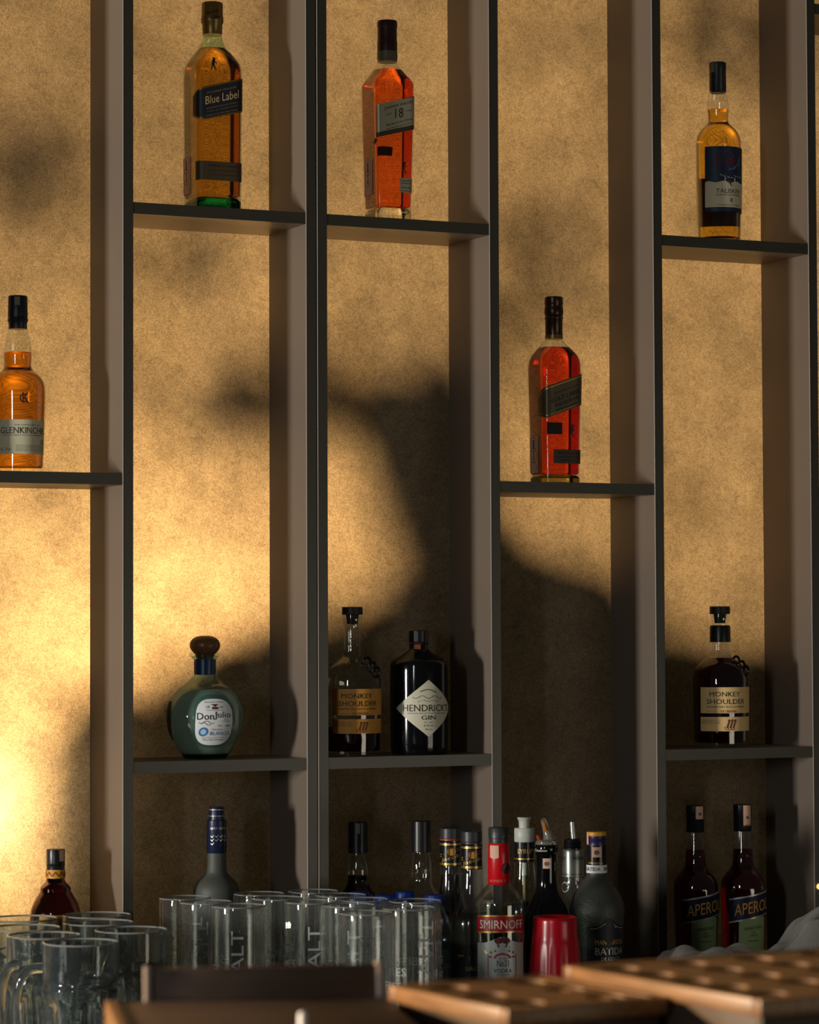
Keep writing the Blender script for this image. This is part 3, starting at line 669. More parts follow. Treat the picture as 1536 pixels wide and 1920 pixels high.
for sg in (0, 1):
    for a, b_ in ((uc - hw + 4, uc), (uc, uc + hw - 4)):
        V = []
    B.shapes([[(uc - hw + 5, 1327 + (1 if sg else -1)), (uc, 1327 + (49 if sg else -49)), (uc, 1327 + (48 if sg else -48)), (uc - hw + 6.5, 1327)], [(uc + hw - 5, 1327 + (1 if sg else -1)), (uc, 1327 + (49 if sg else -49)), (uc, 1327 + (48 if sg else -48)), (uc + hw - 6.5, 1327)]], BLACKI, parent=lab, off=.0009, name='border')
B.write([("HENDRICK'S", uc, 1326, 13, 98), ('GIN', uc, 1344, 8, 28)], BLACKI, parent=lab)
B.write([('DISTILLED AND BOTTLED IN SCOTLAND', uc, 1336, 2, 80), ('EST. 1886', uc, 1353, 2, 17), ('41.4% VOL', uc, 1359, 3.4, 20), ('70 CL', uc, 1366, 3.4, 14)], GREYI, parent=lab, name='small_print')
B.shapes([bar(uc - 30 + 5 * i, 1306 + 3 * math.sin(i * 1.3), uc - 26 + 5 * i, 1306 + 3 * math.sin((i + 1) * 1.3), 1.2) for i in range(12)] + [bar(uc - 16 + 4 * i, 1296 - 4 * math.sin(i * .45), uc - 12 + 4 * i, 1296 - 4 * math.sin((i + 1) * .45), 2.2) for i in range(8)] + [bar(uc - 20 + 5 * i, 1313 + 2 * math.cos(i * 1.7), uc - 17 + 5 * i, 1313, 1) for i in range(9)], ink('olive_grey', (120, 118, 96)), parent=lab, name='ornament')

# ------------------------------------------------------------------ bottles on the back counter
# coffee liqueur, lower left
B = Bottle('liqueur_bottle', 'dark brown liqueur bottle with zigzag patterned neck band at lower left', 'bottle', 104, .045, CT,
    [(1630, 16), (1652, 17), (1658, 24), (1666, 30), (1670, 28), (1682, 36), (1700, 45), (1715, 48), (1760, 48), (1858, 47), (1866, 45)], thin_glass('brown_bottle_glass', (0.62, 0.30, 0.14), .08, bump=.3, bscale=90))
B.liquid(1640, solid_glass('coffee_liqueur', (0.50, 0.10, 0.02), 1.30), base=.008)
B.cap('cap', [(1592, 16.6), (1593, 17.4), (1618, 17.4), (1620, 18.2), (1623, 17), (1631, 17)], BLACKPL)
nb = B.patch('neck_band', -34, 34, 1630, 1646, mat('yellow_band', s2l((206, 160, 50)), .5), r=17.6, nu=24)
B.shapes([bar(-30 + 6 * i, 1642 if i % 2 else 1634, -24 + 6 * i, 1634 if i % 2 else 1642, 2.6) for i in range(10)], ink('zigzag_red', (176, 52, 26)), parent=nb, r=17.6, off=.0011, name='zigzag')
B.shapes([bar(-32, 1645, 32, 1645, 2)], ink('band_green', (60, 120, 60)), parent=nb, r=17.6, off=.0011, name='green_line')
B.patch('tax_stamp', 2, 12, 1593, 1614, PINK, r=17.8, nu=4)
B.patch('label', -46, 46, 1712, 1800, mat('mustard_label', s2l((190, 140, 40)), .6))
# frosted vodka bottle
B = Bottle('vodka_bottle', 'frosted vodka bottle with long navy neck foil in the second column', 'bottle', 406.5, .03, CT,
    [(1598, 18), (1634, 18.5), (1642, 24), (1652, 36), (1664, 42.5), (1680, 44), (1850, 44), (1862, 43)], mat('frosted_glass', (0.075, 0.078, 0.066), .55))
B.cap('cap', [(1513, 14), (1514, 14.5), (1537, 14.5)], NAVY)
B.cap('neck_foil', [(1537, 17.5), (1538, 18.5), (1598, 18.8), (1599, 18.2)], NAVY)
B.cap('cap_ring', [(1517, 14.8), (1518.2, 14.8)], ink('silver', (0, 0, 0)))
B.cap('cap_ring', [(1529, 14.8), (1530, 14.8)], ink('silver', (0, 0, 0)))
B.write([('GREY GOOSE', -2, 1552, 4, 34)], SILVERI, r=19, name='foil_lettering')
B.shapes([x for i in range(11) for x in (bar(-18 + (i % 5) * 8, 1566 + (i // 5) * 7, -15 + (i % 5) * 8, 1569 + (i // 5) * 7, 1), bar(-15 + (i % 5) * 8, 1569 + (i // 5) * 7, -12 + (i % 5) * 8, 1564 + (i // 5) * 7, 1.2))], SILVERI, r=19, name='flying_birds')
# two small whisky bottles at the back of the third column
for cx, Yp, y0, lq, lb in ((672, .05, 1541, 1642, 'black capped clear bottle with a little brown spirit, back of third column'), (791, .03, 1539, 0, 'black capped empty clear bottle left of the gold banded syrup bottles')):
    B = Bottle('spirit_bottle', lb, 'bottle', cx, Yp, CT, [(y0 + 50, 17), (y0 + 60, 17), (y0 + 78, 21), (y0 + 100, 22), (y0 + 112, 20), (y0 + 124, 26), (y0 + 140, 38), (y0 + 160, 42), (1852, 42), (1862, 41)], CLEAR)
    if lq: B.liquid(lq, solid_glass('brown_spirit', (0.25, 0.09, 0.03), 1.32), base=.010)
    B.cap('cap', [(y0, 17), (y0 + 1, 18), (y0 + 57, 18.4), (y0 + 58, 17.4)], BLACKPL)
    B.patch('tax_stamp', -12 if lq else 12, -4 if lq else 20, y0 + 2, y0 + 21, mat('dull_stamp', (0, 0, 0)), r=18.6, nu=4)
    if not lq: B.write([('B', 14, y0 + 28, 10)], ink('copper', (150, 92, 48)), r=18.6, name='capsule_emblem')
    B.patch('label', -42, 42, y0 + 180, y0 + 250, mat('dark_label', (0.02, 0.02, 0.02), .5))
# two aperitif bottles in the right column
def aperitif(cx, Yp, dy, lb, st_h):
    k = lambda y: y + dy
    B = Bottle('aperitif_bottle', lb, 'bottle', cx, Yp, CT,
        [(k(1559), 16), (k(1575), 17), (k(1595), 19.5), (k(1622), 20.5), (k(1632), 26), (k(1642), 36), (k(1654), 42), (k(1668), 43.5), (k(1700), 43), (1840, 38), (1851, 37)], CLEAR, group=None)
    B.liquid(k(1594), solid_glass('aperitif_red', (0.50, 0.035, 0.022), 1.32), base=.010)
    B.cap('cap', [(k(1510), 16.4), (k(1511), 17.2), (k(1532), 17.2), (k(1533), 16.6), (k(1559), 17), (k(1560), 16.4)], BLACKPL)
    sp = B.patch('tax_stamp', -8, 8, k(1511), k(1511) + st_h, PINK, r=17.6, nu=6)
    B.shapes([disc(0, k(1511) + st_h * .6, 3.4, 6)], GREYI, parent=sp, r=17.6, off=.0011, name='stamp_seal')
    if st_h > 30: B.write([('APERO', 1, k(1550), 6, 22, .1)], ink('rust', (96, 40, 24)), r=17.4, name='capsule_lettering')
    c = B.ux(cx + 16, k(1706)); 
    g = B.patch('green_label', c - 24, c + 32, k(1718), 1836, mat('pale_green_paper', s2l((150, 168, 112)), .6))
    B.write([('APERITIVO', c + 4, k(1738), 6, 36, .1), ('DAL', c + 4, k(1746), 3.4, 9), ('1919', c + 4, k(1752), 5, 14), ('BARBIERI', c + 4, k(1762), 2.6, 20)], ink('dark_green', (32, 44, 24)), parent=g)
    lab = B.patch('blue_label', c - 44, c + 48, lin(k(1684), k(1668)), lin(k(1730), k(1712)), ink('silver', (0, 0, 0)), off=.0010)
    B.patch('blue_field', c - 44, c + 48, lin(k(1687), k(1671)), lin(k(1727), k(1709)), mat('deep_navy_paper', s2l((14, 22, 50)), .5), off=.0014, parent=lab)
    B.write([('APEROL', c + 4, k(1699), 22, 72, .17)], ink('orange_gold', (226, 160, 50)), parent=lab, off=.0018)
    return B
aperitif(1306, .050, 0, 'red aperitif bottle, left of the two with slanted blue labels', 24)
aperitif(1395, .045, -2, 'red aperitif bottle with longer pink stamp, right of the two with slanted blue labels', 38)

# ------------------------------------------------------------------ bottles standing in front, right of the mugs
def neck_print(B, y0, y1, r, script, top_red):
    lab = B.patch('neck_label', -r * 2.9, r * 2.9, y0, y1, mat('black_gloss_paper', (0.008, 0.008, 0.010), .25), r=r, nu=40)
    P = []
    B.patch('gold_band', -r * 2.8, r * 2.8, y0 + 2, y0 + 6, GOLDF, r=r, nu=40, off=.0009, parent=lab)
    B.patch('gold_band', -r * 2.8, r * 2.8, y1 - 6, y1 - 2, GOLDF, r=r, nu=40, off=.0009, parent=lab)
    if top_red: B.patch('red_band', -r * 2.8, r * 2.8, y0 - 6, y0 - 3.5, mat('thin_red_band', s2l((190, 40, 30)), .4), r=r, nu=40)
    B.shapes([disc(2, (y0 + y1) / 2 - 5, 8, 18)], ink('old_gold', (150, 96, 40), .35, .5), parent=lab, r=r, off=.0010, name='medallion')
    B.shapes([disc(2, (y0 + y1) / 2 - 8, 3, 10), bar(2, (y0 + y1) / 2 - 6, 2, (y0 + y1) / 2 + 2, 6)] + [bar(-22, (y0 + y1) / 2 + 1 + i * 4, -9, (y0 + y1) / 2 - 2 + i * 4, 1.2) for i in range(2)] + [bar(12, (y0 + y1) / 2 - 10 + i * 4, 24, (y0 + y1) / 2 - 13 + i * 4, 1.2) for i in range(2)], GOLDI, parent=lab, r=r, off=.0013, name='gold_figure')
    B.write([(script, 0, y1 - 15, 9, 36, .28)], ink('gold', (0, 0, 0)), parent=lab, r=r, off=.0012, name='script')
# two syrup bottles with gold banded necks
for cx, Y_, y0, rot, lb, red, dark in ((846, -.085, 1552, -.45, 'syrup bottle with gold banded neck and thin red ring, behind its shorter twin', True, True), (886, -.205, 1558, -.45, 'syrup bottle with gold banded neck and no red ring, left of the red sealed vodka', False, False)):
    B = Bottle('syrup_bottle', lb, 'bottle', cx, Y_, CT, [(y0 + 20, 17), (y0 + 72, 18), (y0 + 80, 19.5), (y0 + 112, 21), (y0 + 140, 28), (y0 + 158, 37), (y0 + 180, 40), (1888, 40), (1898, 39)], CLEAR, rot=rot, group='syrup bottles with gold banded necks')
    B.liquid(y0 + (88 if dark else 150), mat('dark_syrup', (0.010, 0.006, 0.004), .15), base=.008)
    B.cap('cap', [(y0, 18.2), (y0 + 1.5, 19.6), (y0 + 19, 19.8), (y0 + 20.5, 18.6), (y0 + 24, 18.6)], mat('grey_black_cap', (0.030, 0.034, 0.036), .38, bump=.2, bscale=400), N=48)
    neck_print(B, y0 + 26, y0 + 71, 19.2, 'Jacob', red)
    lab = B.patch('body_label', -62, 62, y0 + 210, y0 + 300, mat('black_gloss_paper', (0, 0, 0)))
    B.write([('1883', -22, y0 + 230, 5), ('SIROP', 2, y0 + 254, 8, 30)], ink('pale_gold', (0, 0, 0)), parent=lab)
    B.shapes([bar(-30, y0 + 232 + 4 * i, -4, y0 + 232 + 4 * i, 1) for i in range(2)], GOLDI, parent=lab, name='gold_lines')
# red sealed clear vodka bottle
B = Bottle('vodka_bottle', 'clear vodka bottle with red neck seal and red banner label', 'bottle', 937, -.30, CT,
    [(1570, 18), (1650, 20), (1660, 22), (1668, 32), (1684, 45), (1692, 47.5), (1700, 47.5), (1900, 47), (1916, 45)], CLEAR, rot=-.37)
B.liquid(1691, thin_glass('clear_spirit', (0.90, 0.93, 0.90), .03, 1.33), base=.010)
B.cap('cap', [(1551, 18), (1553, 19.3), (1571, 19.4), (1572, 18.4), (1576, 18.6), (1580, 18.4)], mat('grey_black_cap', (0, 0, 0)))
sl = B.cap('neck_sleeve', [(1580, 18.6), (1583, 20.2), (1604, 20.8), (1656, 21), (1658, 20)], mat('red_seal', s2l((196, 14, 24)), .28))
B.write([('NUMBER 21', -4, 1650, 4.5, 32)], ink('soft_red', (226, 110, 110)), r=21.4, parent=sl, name='seal_lettering')
B.shapes([bar(-34, 1643, 34, 1643, .8), bar(-34, 1655, 34, 1655, .8)], ink('soft_red', (0, 0, 0)), r=21.4, parent=sl, name='seal_lines')
B.shapes([disc(13, 1627, 10, 20)], mat('dark_seal_disc', s2l((70, 12, 16)), .4), r=21.4, parent=sl, name='seal_disc')
B.patch('tax_stamp', -20, -2, lambda t: 1584, lambda t: 1606 + 3 * math.sin(t * 3), PINK, r=21.2, nu=8)
lab = B.patch('body_label', -52, 52, lambda t: 1764 - 12 * math.exp(-((t - .5) / .20) ** 2), 1880, mat('silver_white_paper', s2l((176, 180, 176)), .4, metal=.2))
ban = B.patch('red_banner', -52, 52, lambda t: 1713 - 1.5 * math.sin(t * PI), lambda t: 1746 - 2 * math.sin(t * PI), GOLDF, off=.0009)
B.patch('banner_field', -51, 51, lambda t: 1715.6 - 1.5 * math.sin(t * PI), lambda t: 1743.2 - 2 * math.sin(t * PI), mat('banner_red', s2l((168, 12, 28)), .35), off=.0013, parent=ban)
B.write([('SMIRNOFF', 1, 1729, 16, 88)], ink('ivory', (232, 226, 206)), parent=ban, off=.0018)
B.write([('No21', 2, 1801, 12, 22), ('VODKA', 2, 1815, 8, 34), ('RECIPE', 2, 1792, 2, 16), ('PURE GRAIN SPIRIT', 2, 1822, 2, 28)], BLACKI, parent=lab)
B.shapes([disc(-6, 1759, 8, 14, 6), disc(8, 1759, 8, 14, 6), disc(1, 1754, 2.4, 8), [(-10, 1762), (12, 1762), (9, 1771), (-7, 1771)]], mat('crown_maroon', s2l((84, 22, 24)), .5), parent=lab, name='crown')
B.shapes([[(-34, 1778), (-12, 1769), (-12, 1773), (-30, 1784)], [(36, 1778), (14, 1769), (14, 1773), (32, 1784)]], GOLDI, parent=lab, name='gold_ribbon')
B.shapes([bar(-26, 1784, -26, 1826, 1.4), bar(28, 1784, 28, 1826, 1.4), bar(-26, 1826, -14, 1836, 1.4), bar(28, 1826, 16, 1836, 1.4), bar(-24, 1789, -10, 1790, 3.4), bar(12, 1790, 26, 1789, 3.4), bar(-12, 1787, 1, 1783, 3.4), bar(1, 1783, 14, 1787, 3.4)], ink('banner_ink', (150, 20, 30)), parent=lab, name='shield')
B.shapes([disc(-20, 1781, 2.4, 6), disc(-12, 1778, 2.2, 6), disc(22, 1781, 2.4, 6), disc(14, 1778, 2.2, 6)], GREYI, parent=lab, name='rosettes')
# syrup bottle with white pump
B = Bottle('syrup_bottle', 'clear syrup bottle with white pump head and black neck label', 'bottle', 985, -.11, CT,
    [(1575, 17), (1616, 18.5), (1640, 20), (1665, 23), (1685, 32), (1700, 39), (1880, 39), (1892, 38)], CLEAR, rot=-.43)
B.liquid(1688, mat('dark_syrup', (0, 0, 0)), base=.008)
WPL = mat('white_pump_plastic', s2l((196, 200, 188)), .4)
B.cap('pump_collar', [(1552, 17.4), (1554, 18.8), (1577, 19), (1578.5, 18)], WPL)
pn = B.cap('pump_head', [(1532, 11), (1533, 13.4), (1535, 13), (1538, 10.4), (1552, 10)], WPL, cut=1)
B.cap('spout_hole', [(1539.5, 2.6), (1541.5, 2.6)], mat('spout_dark', (.02, .02, .02), .6), parent=pn, dx=7.5)
B.cap('dip_tube', [(1617, 5.2), (1641, 5.2)], WPL); B.cap('feed_tube', [(1641, 3.4), (1800, 3.2)], mat('yellowed_tube', s2l((150, 144, 92)), .5))
lab = B.patch('neck_label', -52, 52, 1578, 1615, mat('black_gloss_paper', (0, 0, 0)), r=18.6, nu=40)
B.write([('SYRUP', 1, 1595, 9, 30)], GOLDI, parent=lab, r=18.6)
B.patch('gold_band', -50, 50, 1608, 1610.5, GOLDF, r=18.6, off=.0009, parent=lab, nu=40)
# black sparkling wine bottle with clear pourer
B = Bottle('wine_bottle', 'tall black wine bottle with pink stamp under a clear curved pourer', 'bottle', 1026.5, -.22, CT,
    [(1583, 20), (1585, 22), (1596, 22.4), (1600, 19.5), (1640, 19), (1664, 19.5), (1680, 26), (1700, 37), (1716, 42), (1730, 43), (1895, 43), (1905, 41)], mat('black_bottle_glass', (0, 0, 0)), rot=-.43)
B.patch('tax_stamp', -8, 6, 1608, 1627, PINK, r=19.9, nu=6)
B.shapes([disc(-1, 1618, 4.5, 6)], GREYI, r=20.0, off=.0012, name='stamp_seal')
B.write([('Cinzecco', -13, 1593, 5, 26)], ink('ivory', (0, 0, 0)), r=22.9, name='neck_lettering')
PCL = mat('clear_plastic_pourer', (0.92, 0.86, 0.72), .12, trans=.85, ior=1.35)
pr = B.cap('pourer', [(1574, 12), (1577, 20), (1583, 20.5), (1584, 19)], PCL, cut=1)
k = 1 / B.s
pts = [(6 * k, 0, B.z(1578)), (4 * k, 0, B.z(1565)), (-1 * k, 0, B.z(1550)), (-4 * k, -.002, B.z(1541)), (-6 * k, -.004, B.z(1536))]
tube('pourer_spout', pts, [.0115, .0085, .0060, .0055, .0045], PCL, pr)
tube('amber_core', [(-2 * k, -.006, B.z(1556)), (-5 * k, -.008, B.z(1541))], .003, mat('amber_plastic', s2l((190, 110, 40)), .3), pr)
tube('pourer_tab', [(-12 * k, 0, B.z(1577)), (-17 * k, 0, B.z(1566))], .003, mat('red_tab', s2l((170, 60, 40)), .4), pr)
# clear bottle with silver sleeve and metal pourer
B = Bottle('vodka_bottle', 'clear embossed bottle with silver neck sleeve and steel pourer', 'bottle', 1076, -.06, CT,
    [(1590, 17), (1644, 19), (1670, 20), (1690, 27), (1706, 38), (1720, 41), (1870, 41), (1880, 40)], thin_glass('embossed_thin_glass', (0.93, 0.95, 0.94), .08, 1.6, diff=.05, bump=.5, bscale=160), rot=-.45)
sl = B.cap('neck_sleeve', [(1592, 19), (1594, 20.4), (1600, 20.0), (1602, 20.4), (1643, 20.4), (1644, 19.6)], mat('silver_sleeve', s2l((150, 154, 148)), .35, metal=.6))
B.write([('ABSOLUT', -30, 1608, 5, 30), ('VODKA', 12, 1608, 6, 26), ('THE COLD', 6, 1638, 3, 22), ('SWEDEN', -18, 1638, 3, 16)], BLACKI, r=20.8, parent=sl)
B.cap('pourer_collar', [(1572, 10), (1574, 15), (1580, 17.4), (1583, 16), (1586, 17.2), (1589, 16), (1592, 17)], BLACKPL)
k = 1 / B.s
tube('pourer_spout', [(2 * k, 0, B.z(1575)), (0, 0, B.z(1556)), (-1 * k, 0, B.z(1541))], [.0050, .0046, .0042], mat('steel_pourer', s2l((190, 192, 186)), .3, metal=.7), B.root)
B.shapes([bar(-18 + 9 * math.cos(a), 1662 + 9 * math.sin(a), -18 + 9 * math.cos(a + .6), 1662 + 9 * math.sin(a + .6), 2) for a in [i * .6 for i in range(10)]], WHITEI, name='embossed_seal')
# grey textured liqueur bottle with yellow cap
B = Bottle('liqueur_bottle', 'frosted grey pear shaped liqueur bottle with yellow and violet cap', 'bottle', 1121, -.24, CT,
    [(1583, 17), (1636, 18.5), (1645, 21), (1658, 30), (1674, 42), (1690, 49.5), (1704, 52), (1716, 51.5), (1730, 49.5), (1850, 47), (1902, 45), (1912, 43)],
    mat('grey_frosted_glass', (0.052, 0.056, 0.046), .30, bump=.9, bscale=420), rot=-.12)
B.cap('cap', [(1559, 17.2), (1560, 18.4), (1566, 18.4), (1567, 17.4)], mat('yellow_cap', s2l((226, 160, 30)), .4))
B.cap('cap_skirt', [(1567, 16.6), (1575, 16.8), (1576, 16.2), (1584, 17)], mat('violet_skirt', s2l((48, 32, 84)), .35))
nl = B.patch('neck_label', -52, 52, 1584, 1621, mat('black_gloss_paper', (0, 0, 0)), r=18.2, nu=40)
B.patch('neck_band', -52, 52, 1621, 1636, WHITEP, r=18.9, nu=40)
B.write([('BATIDA', -16, 1628, 7, 30), ('BATIDA', 22, 1628, 7, 30)], BLACKI, r=19.3, off=.0010, name='neck_lettering')
B.write([('MANGAROCA', -10, 1617, 4, 30)], GOLDI, parent=nl, r=18.4, name='gold_lettering')
st = B.patch('tax_stamp', -16, 2, 1587, 1606, PINK, r=18.6, nu=6, off=.001)
B.shapes([disc(-7, 1597, 5, 6)], GREYI, parent=st, r=18.6, off=.0016, name='stamp_seal')
B.patch('edge_stamp', -34, -24, 1561, 1583, PINK, r=17.8, nu=4)
u0 = B.ux(1101, 1770); u1 = u0 + 92; c = (u0 + u1) / 2 + 2
lab = B.patch('shield_label', u0, u1, lambda t: 1733 - 16 * math.exp(-((t - .48) / .17) ** 2), 1870, mat('black_label_paper', (0, 0, 0)))
B.write([('MANGAROCA', c, 1762, 9, 62)], GOLDI, parent=lab)
B.write([('BATIDA', c, 1779, 13, 62), ('DE COCO', c, 1793, 6, 40)], ink('silver', (0, 0, 0)), parent=lab, name='silver_lettering')
B.shapes([disc(c - 1, 1741, 6, 14), [(c - 6, 1742), (c - 12, 1746), (c - 6, 1748)], [(c - 3, 1744), (c + 5, 1742), (c + 1, 1754)], bar(c + 2, 1738, c + 12, 1733, 1.6)], ink('parrot_white', (196, 198, 176)), parent=lab, name='parrot')
B.shapes([bar(u0 + 8 + i * 6, 1737 - 13 * math.exp(-(((i + .5) / 13 - .48) / .19) ** 2), u0 + 14 + i * 6, 1737 - 13 * math.exp(-(((i + 1.5) / 13 - .48) / .19) ** 2), 1) for i in range(12)], ink('silver', (0, 0, 0)), parent=lab, name='arch_line')
# ribbed red cup turned upside down
cx, Yc = 1041, -.33; P = at(cx, 1720, Yc); sC = scale_at(P)
def cz(y): return at(cx, y, Yc).z
cup = empty('red_cup', (P.x, P.y, CT + .0004)); tag(cup, 'ribbed red plastic cup turned upside down before the grey liqueur bottle', 'cup')
CRED = mat('red_cup_plastic', s2l((190, 8, 30)), .25, spec=.6)
N = 96; V = []; Fc = []
pr = chaikin([(0, 55), (CT * 0 + .004, 55.5), (cz(1862) - CT, 51.5), (cz(1775) - CT, 45.5), (cz(1764) - CT, 44.0), (cz(1760) - CT, 43.2), (cz(1732) - CT, 41.6), (cz(1723) - CT, 41.2), (cz(1719) - CT, 39.5), (cz(1718.5) - CT, 37.5), (cz(1723) - CT, 36.4)], 1)
for z, r in pr:
    for k in range(N):
        q = 2 * PI * k / N; rr_ = r / sC; yy = z + CT
        if yy < cz(1764): rr_ *= 1 + .010 * math.cos(q * 16) * min(1, (cz(1764) - yy) / .02)
        V.append((rr_ * math.cos(q), rr_ * math.sin(q), z))
for i in range(len(pr) - 1):
    for k in range(N): Fc.append((i * N + k, i * N + (k + 1) % N, (i + 1) * N + (k + 1) % N, (i + 1) * N + k))
Fc.append(tuple((len(pr) - 1) * N + k for k in range(N)))
V2 = [(x * .96, y * .96, max(z - .0015, 0)) for x, y, z in V]; n0 = len(V); V += V2; Fc += [tuple(n0 + i for i in f)[::-1] for f in Fc[:]]
Fc += [(k, n0 + k, n0 + (k + 1) % N, (k + 1) % N) for k in range(N)]
link_mesh('cup_wall', V, Fc, CRED, cup, True)
tubepts = [(40.0 / sC * math.cos(2 * PI * i / 40), 40.0 / sC * math.sin(2 * PI * i / 40), cz(1721) - CT) for i in range(41)]
tube('foot_ring', tubepts, .0016, CRED, cup, 8)
# four plastic water bottles with blue caps
for i, (cx, yc, Yw, lb) in enumerate(((676, 1672, -.05, 'blue capped water bottle, leftmost of four, under the brown spirit bottle'), (722, 1677, -.125, 'low blue cap of water bottle, second of four behind the mugs'), (760, 1671, -.052, 'blue capped water bottle, third of four, highest cap'), (816, 1677, -.150, 'blue capped clear water bottle beside the gold banded syrup bottles'))):
    B = Bottle('water_bottle', lb, 'bottle', cx, Yw, CT, [(yc + 16, 16), (yc + 22, 16), (yc + 40, 24), (yc + 62, 34), (yc + 84, 38), (yc + 92, 36.5), (yc + 100, 38), (1862, 37), (1878, 34)], thin_glass('water_bottle_plastic', (0.93, 0.96, 0.97), .06, 1.45, bump=.6, bscale=60), group='blue capped water bottles')
    B.cap('cap', [(yc, 16), (yc + 1.5, 19.4), (yc + 15, 20.2), (yc + 17, 19)], mat('blue_cap', s2l((22, 62, 158)), .35), cut=1)
    B.cap('cap_ring', [(yc + 18, 19), (yc + 20, 19)], mat('blue_cap', (0, 0, 0)))
    if i == 3:
        B.patch('wrap_label', -60, 60, yc + 100, yc + 140, thin_glass('label_film', (.75, .8, .8), .2, 1.5, diff=.25, dcol=(.5, .6, .6)))

# ------------------------------------------------------------------ glass mugs
def rim_place(px, py, h):
    P = atz(px, py, CT + h); return Vector((P.x, P.y, CT))
MUGG = thin_glass('mug_glass', (0.965, 0.975, 0.97), .05, 1.55, diff=.022, dcol=(.80, .84, .82))
PRT = mat('white_glass_print', (0.62, 0.64, 0.60), .6)
HB = .200; RB = .0405
def beer_mug(name, label, px, py, hang, rot, group, texts=True, volume=False):
    loc = px; t = empty(name, (loc.x, loc.y, CT + .0004), rot); tag(t, label, 'mug', group)
    R = chaikin([(0, RB * .92), (.002, RB * .97), (.03, RB * .985), (HB * .6, RB), (HB - .004, RB * 1.0), (HB, RB * .985)], 1)
    out = [(z, r, 2) for z, r in R]; inn = [(max(z, .016), r - .0042 if z < HB - .002 else r - .0022, 2) for z, r in R if z > .001]
    V, Fc = revolve(out, 56, True, False); V2, F2 = revolve(inn, 56, True, False); k = len(V); V += V2; Fc += [tuple(k + i for i in f)[::-1] for f in F2]
    a = (len(out) - 1) * 56; b = k + (len(inn) - 1) * 56
    for i in range(56): Fc.append((a + i, a + (i + 1) % 56, b + (i + 1) % 56, b + i))
    link_mesh('mug_body', V, Fc, MUGG, t, True)
    rp = [((RB * .985 - .001) * math.cos(2 * PI * i / 48), (RB * .985 - .001) * math.sin(2 * PI * i / 48), HB - .0003) for i in range(49)]
    tube('rim', rp, .0011, mat('polished_rim', (0.75, 0.78, 0.75), .08, trans=.7, ior=1.5), t, 8)
    pts = []
    for i in range(15):
        q = -PI / 2 + PI * i / 14; pts.append((math.cos(hang) * (RB - .003 + .036 * math.cos(q) ** .7 if math.cos(q) > 0 else RB - .003), math.sin(hang) * (RB - .003 + .036 * max(math.cos(q), 0) ** .7), .098 + .056 * math.sin(q)))
    tube('handle', pts, [.0066] * 15, MUGG, t, 12, .8)
    class H: pass
    def cyl(s, uc, zc, h, wd=None, turn=False, ang=0):
        tv, tf, tw, th_ = text2d(s); sy = h / th_; sx = (wd / tw) if wd else sy; V = []
        for x, y in tv:
            a_, b_ = x * sx, y * sy
            if turn: a_, b_ = -b_, a_
            q = (uc + a_) / RB + ang; r = RB + .0009
            V.append((r * math.sin(q), -r * math.cos(q), zc + b_))
        return V, tf
    if texts:
        V = []; Fc = []
        for args in (('ALT', 0, .135, .018, .062, True), ('MALT', .0, .083, .010, None, False), ('BIER', .034, .104, .012, None, False), ('ES', -.036, .110, .012, None, False), ('FEST', -.05, .090, .010, None, False)):
            v, f = cyl(*args); k = len(V); V += v; Fc += [tuple(k + i for i in q) for q in f]
        link_mesh('print', V, Fc, PRT, t)
    if volume:
        v, f = cyl('0.5 l', 0, .158, .0065); k = len(v); a_ = [(-.012, .1665), (.012, .1665), (.012, .1672), (-.012, .1672)]
        v += [((RB + .0009) * math.sin(x / RB), -(RB + .0009) * math.cos(x / RB), z) for x, z in a_]; f = list(f) + [(k, k + 1, k + 2, k + 3)]
        link_mesh('volume_mark', v, f, mat('dark_print', (.02, .025, .03), .5), t)
    return t
GB = 'straight printed beer mugs in the middle'
place = lambda i: i
BM = [(354, 1685, PI * .95, 2.3, 'straight beer mug with handle outwards, leftmost of the printed mugs'), (394, 1692, PI, 2.9, 'straight beer mug half hidden, second from left among printed mugs'),
      (431, 1697, PI / 2, -.42, 'front left beer mug with upright printed letters'), (490, 1677, PI / 2, .9, 'back row beer mug right of the frosted vodka bottle'),
      (522, 1684, PI / 2, .1, 'second row beer mug behind the double shelving post, left side'), (587, 1691, PI / 2, -.30, 'middle beer mug with upright print before the double post'),
      (598, 1673, PI / 2, 1.6, 'rearmost beer mug standing against the double post'), (637, 1679, PI / 2, 1.2, 'beer mug in second row left of the first blue cap'),
      (646, 1697, PI / 2, -.25, 'beer mug with upright print behind the clear volume marked mug'), (690, 1686, PI / 2, 2.0, 'beer mug before the first two blue caps'),
      (686, 1712, 2.4, -.40, 'plain clear beer mug with small dark volume line, nearest in the middle'), (757, 1689, PI / 2, 2.2, 'beer mug behind the rightmost one, under the highest blue cap'),
      (767, 1703, PI * .4, .15, 'rightmost beer mug with white printed letters beside the water bottle')]
def relax(pts, gap, fixed, ymax, it=400, anchor=.02):
    P0 = [Vector((p[0], p[1])) for p in pts]; P = [p.copy() for p in P0]
    for _ in range(it):
        for i in range(len(P)):
            for j in range(i):
                d = P[i] - P[j]; l = d.length or 1e-6
                if l < gap: m_ = d * ((gap - l) / l / 2); P[i] += m_; P[j] -= m_
            for f, r in fixed:
                d = P[i] - f; l = d.length
                if l < gap / 2 + r: P[i] += d * ((gap / 2 + r - l) / l)
            P[i].y = min(P[i].y, ymax)
            P[i] += (P0[i] - P[i]) * anchor * (1 - _ / it)
    return P
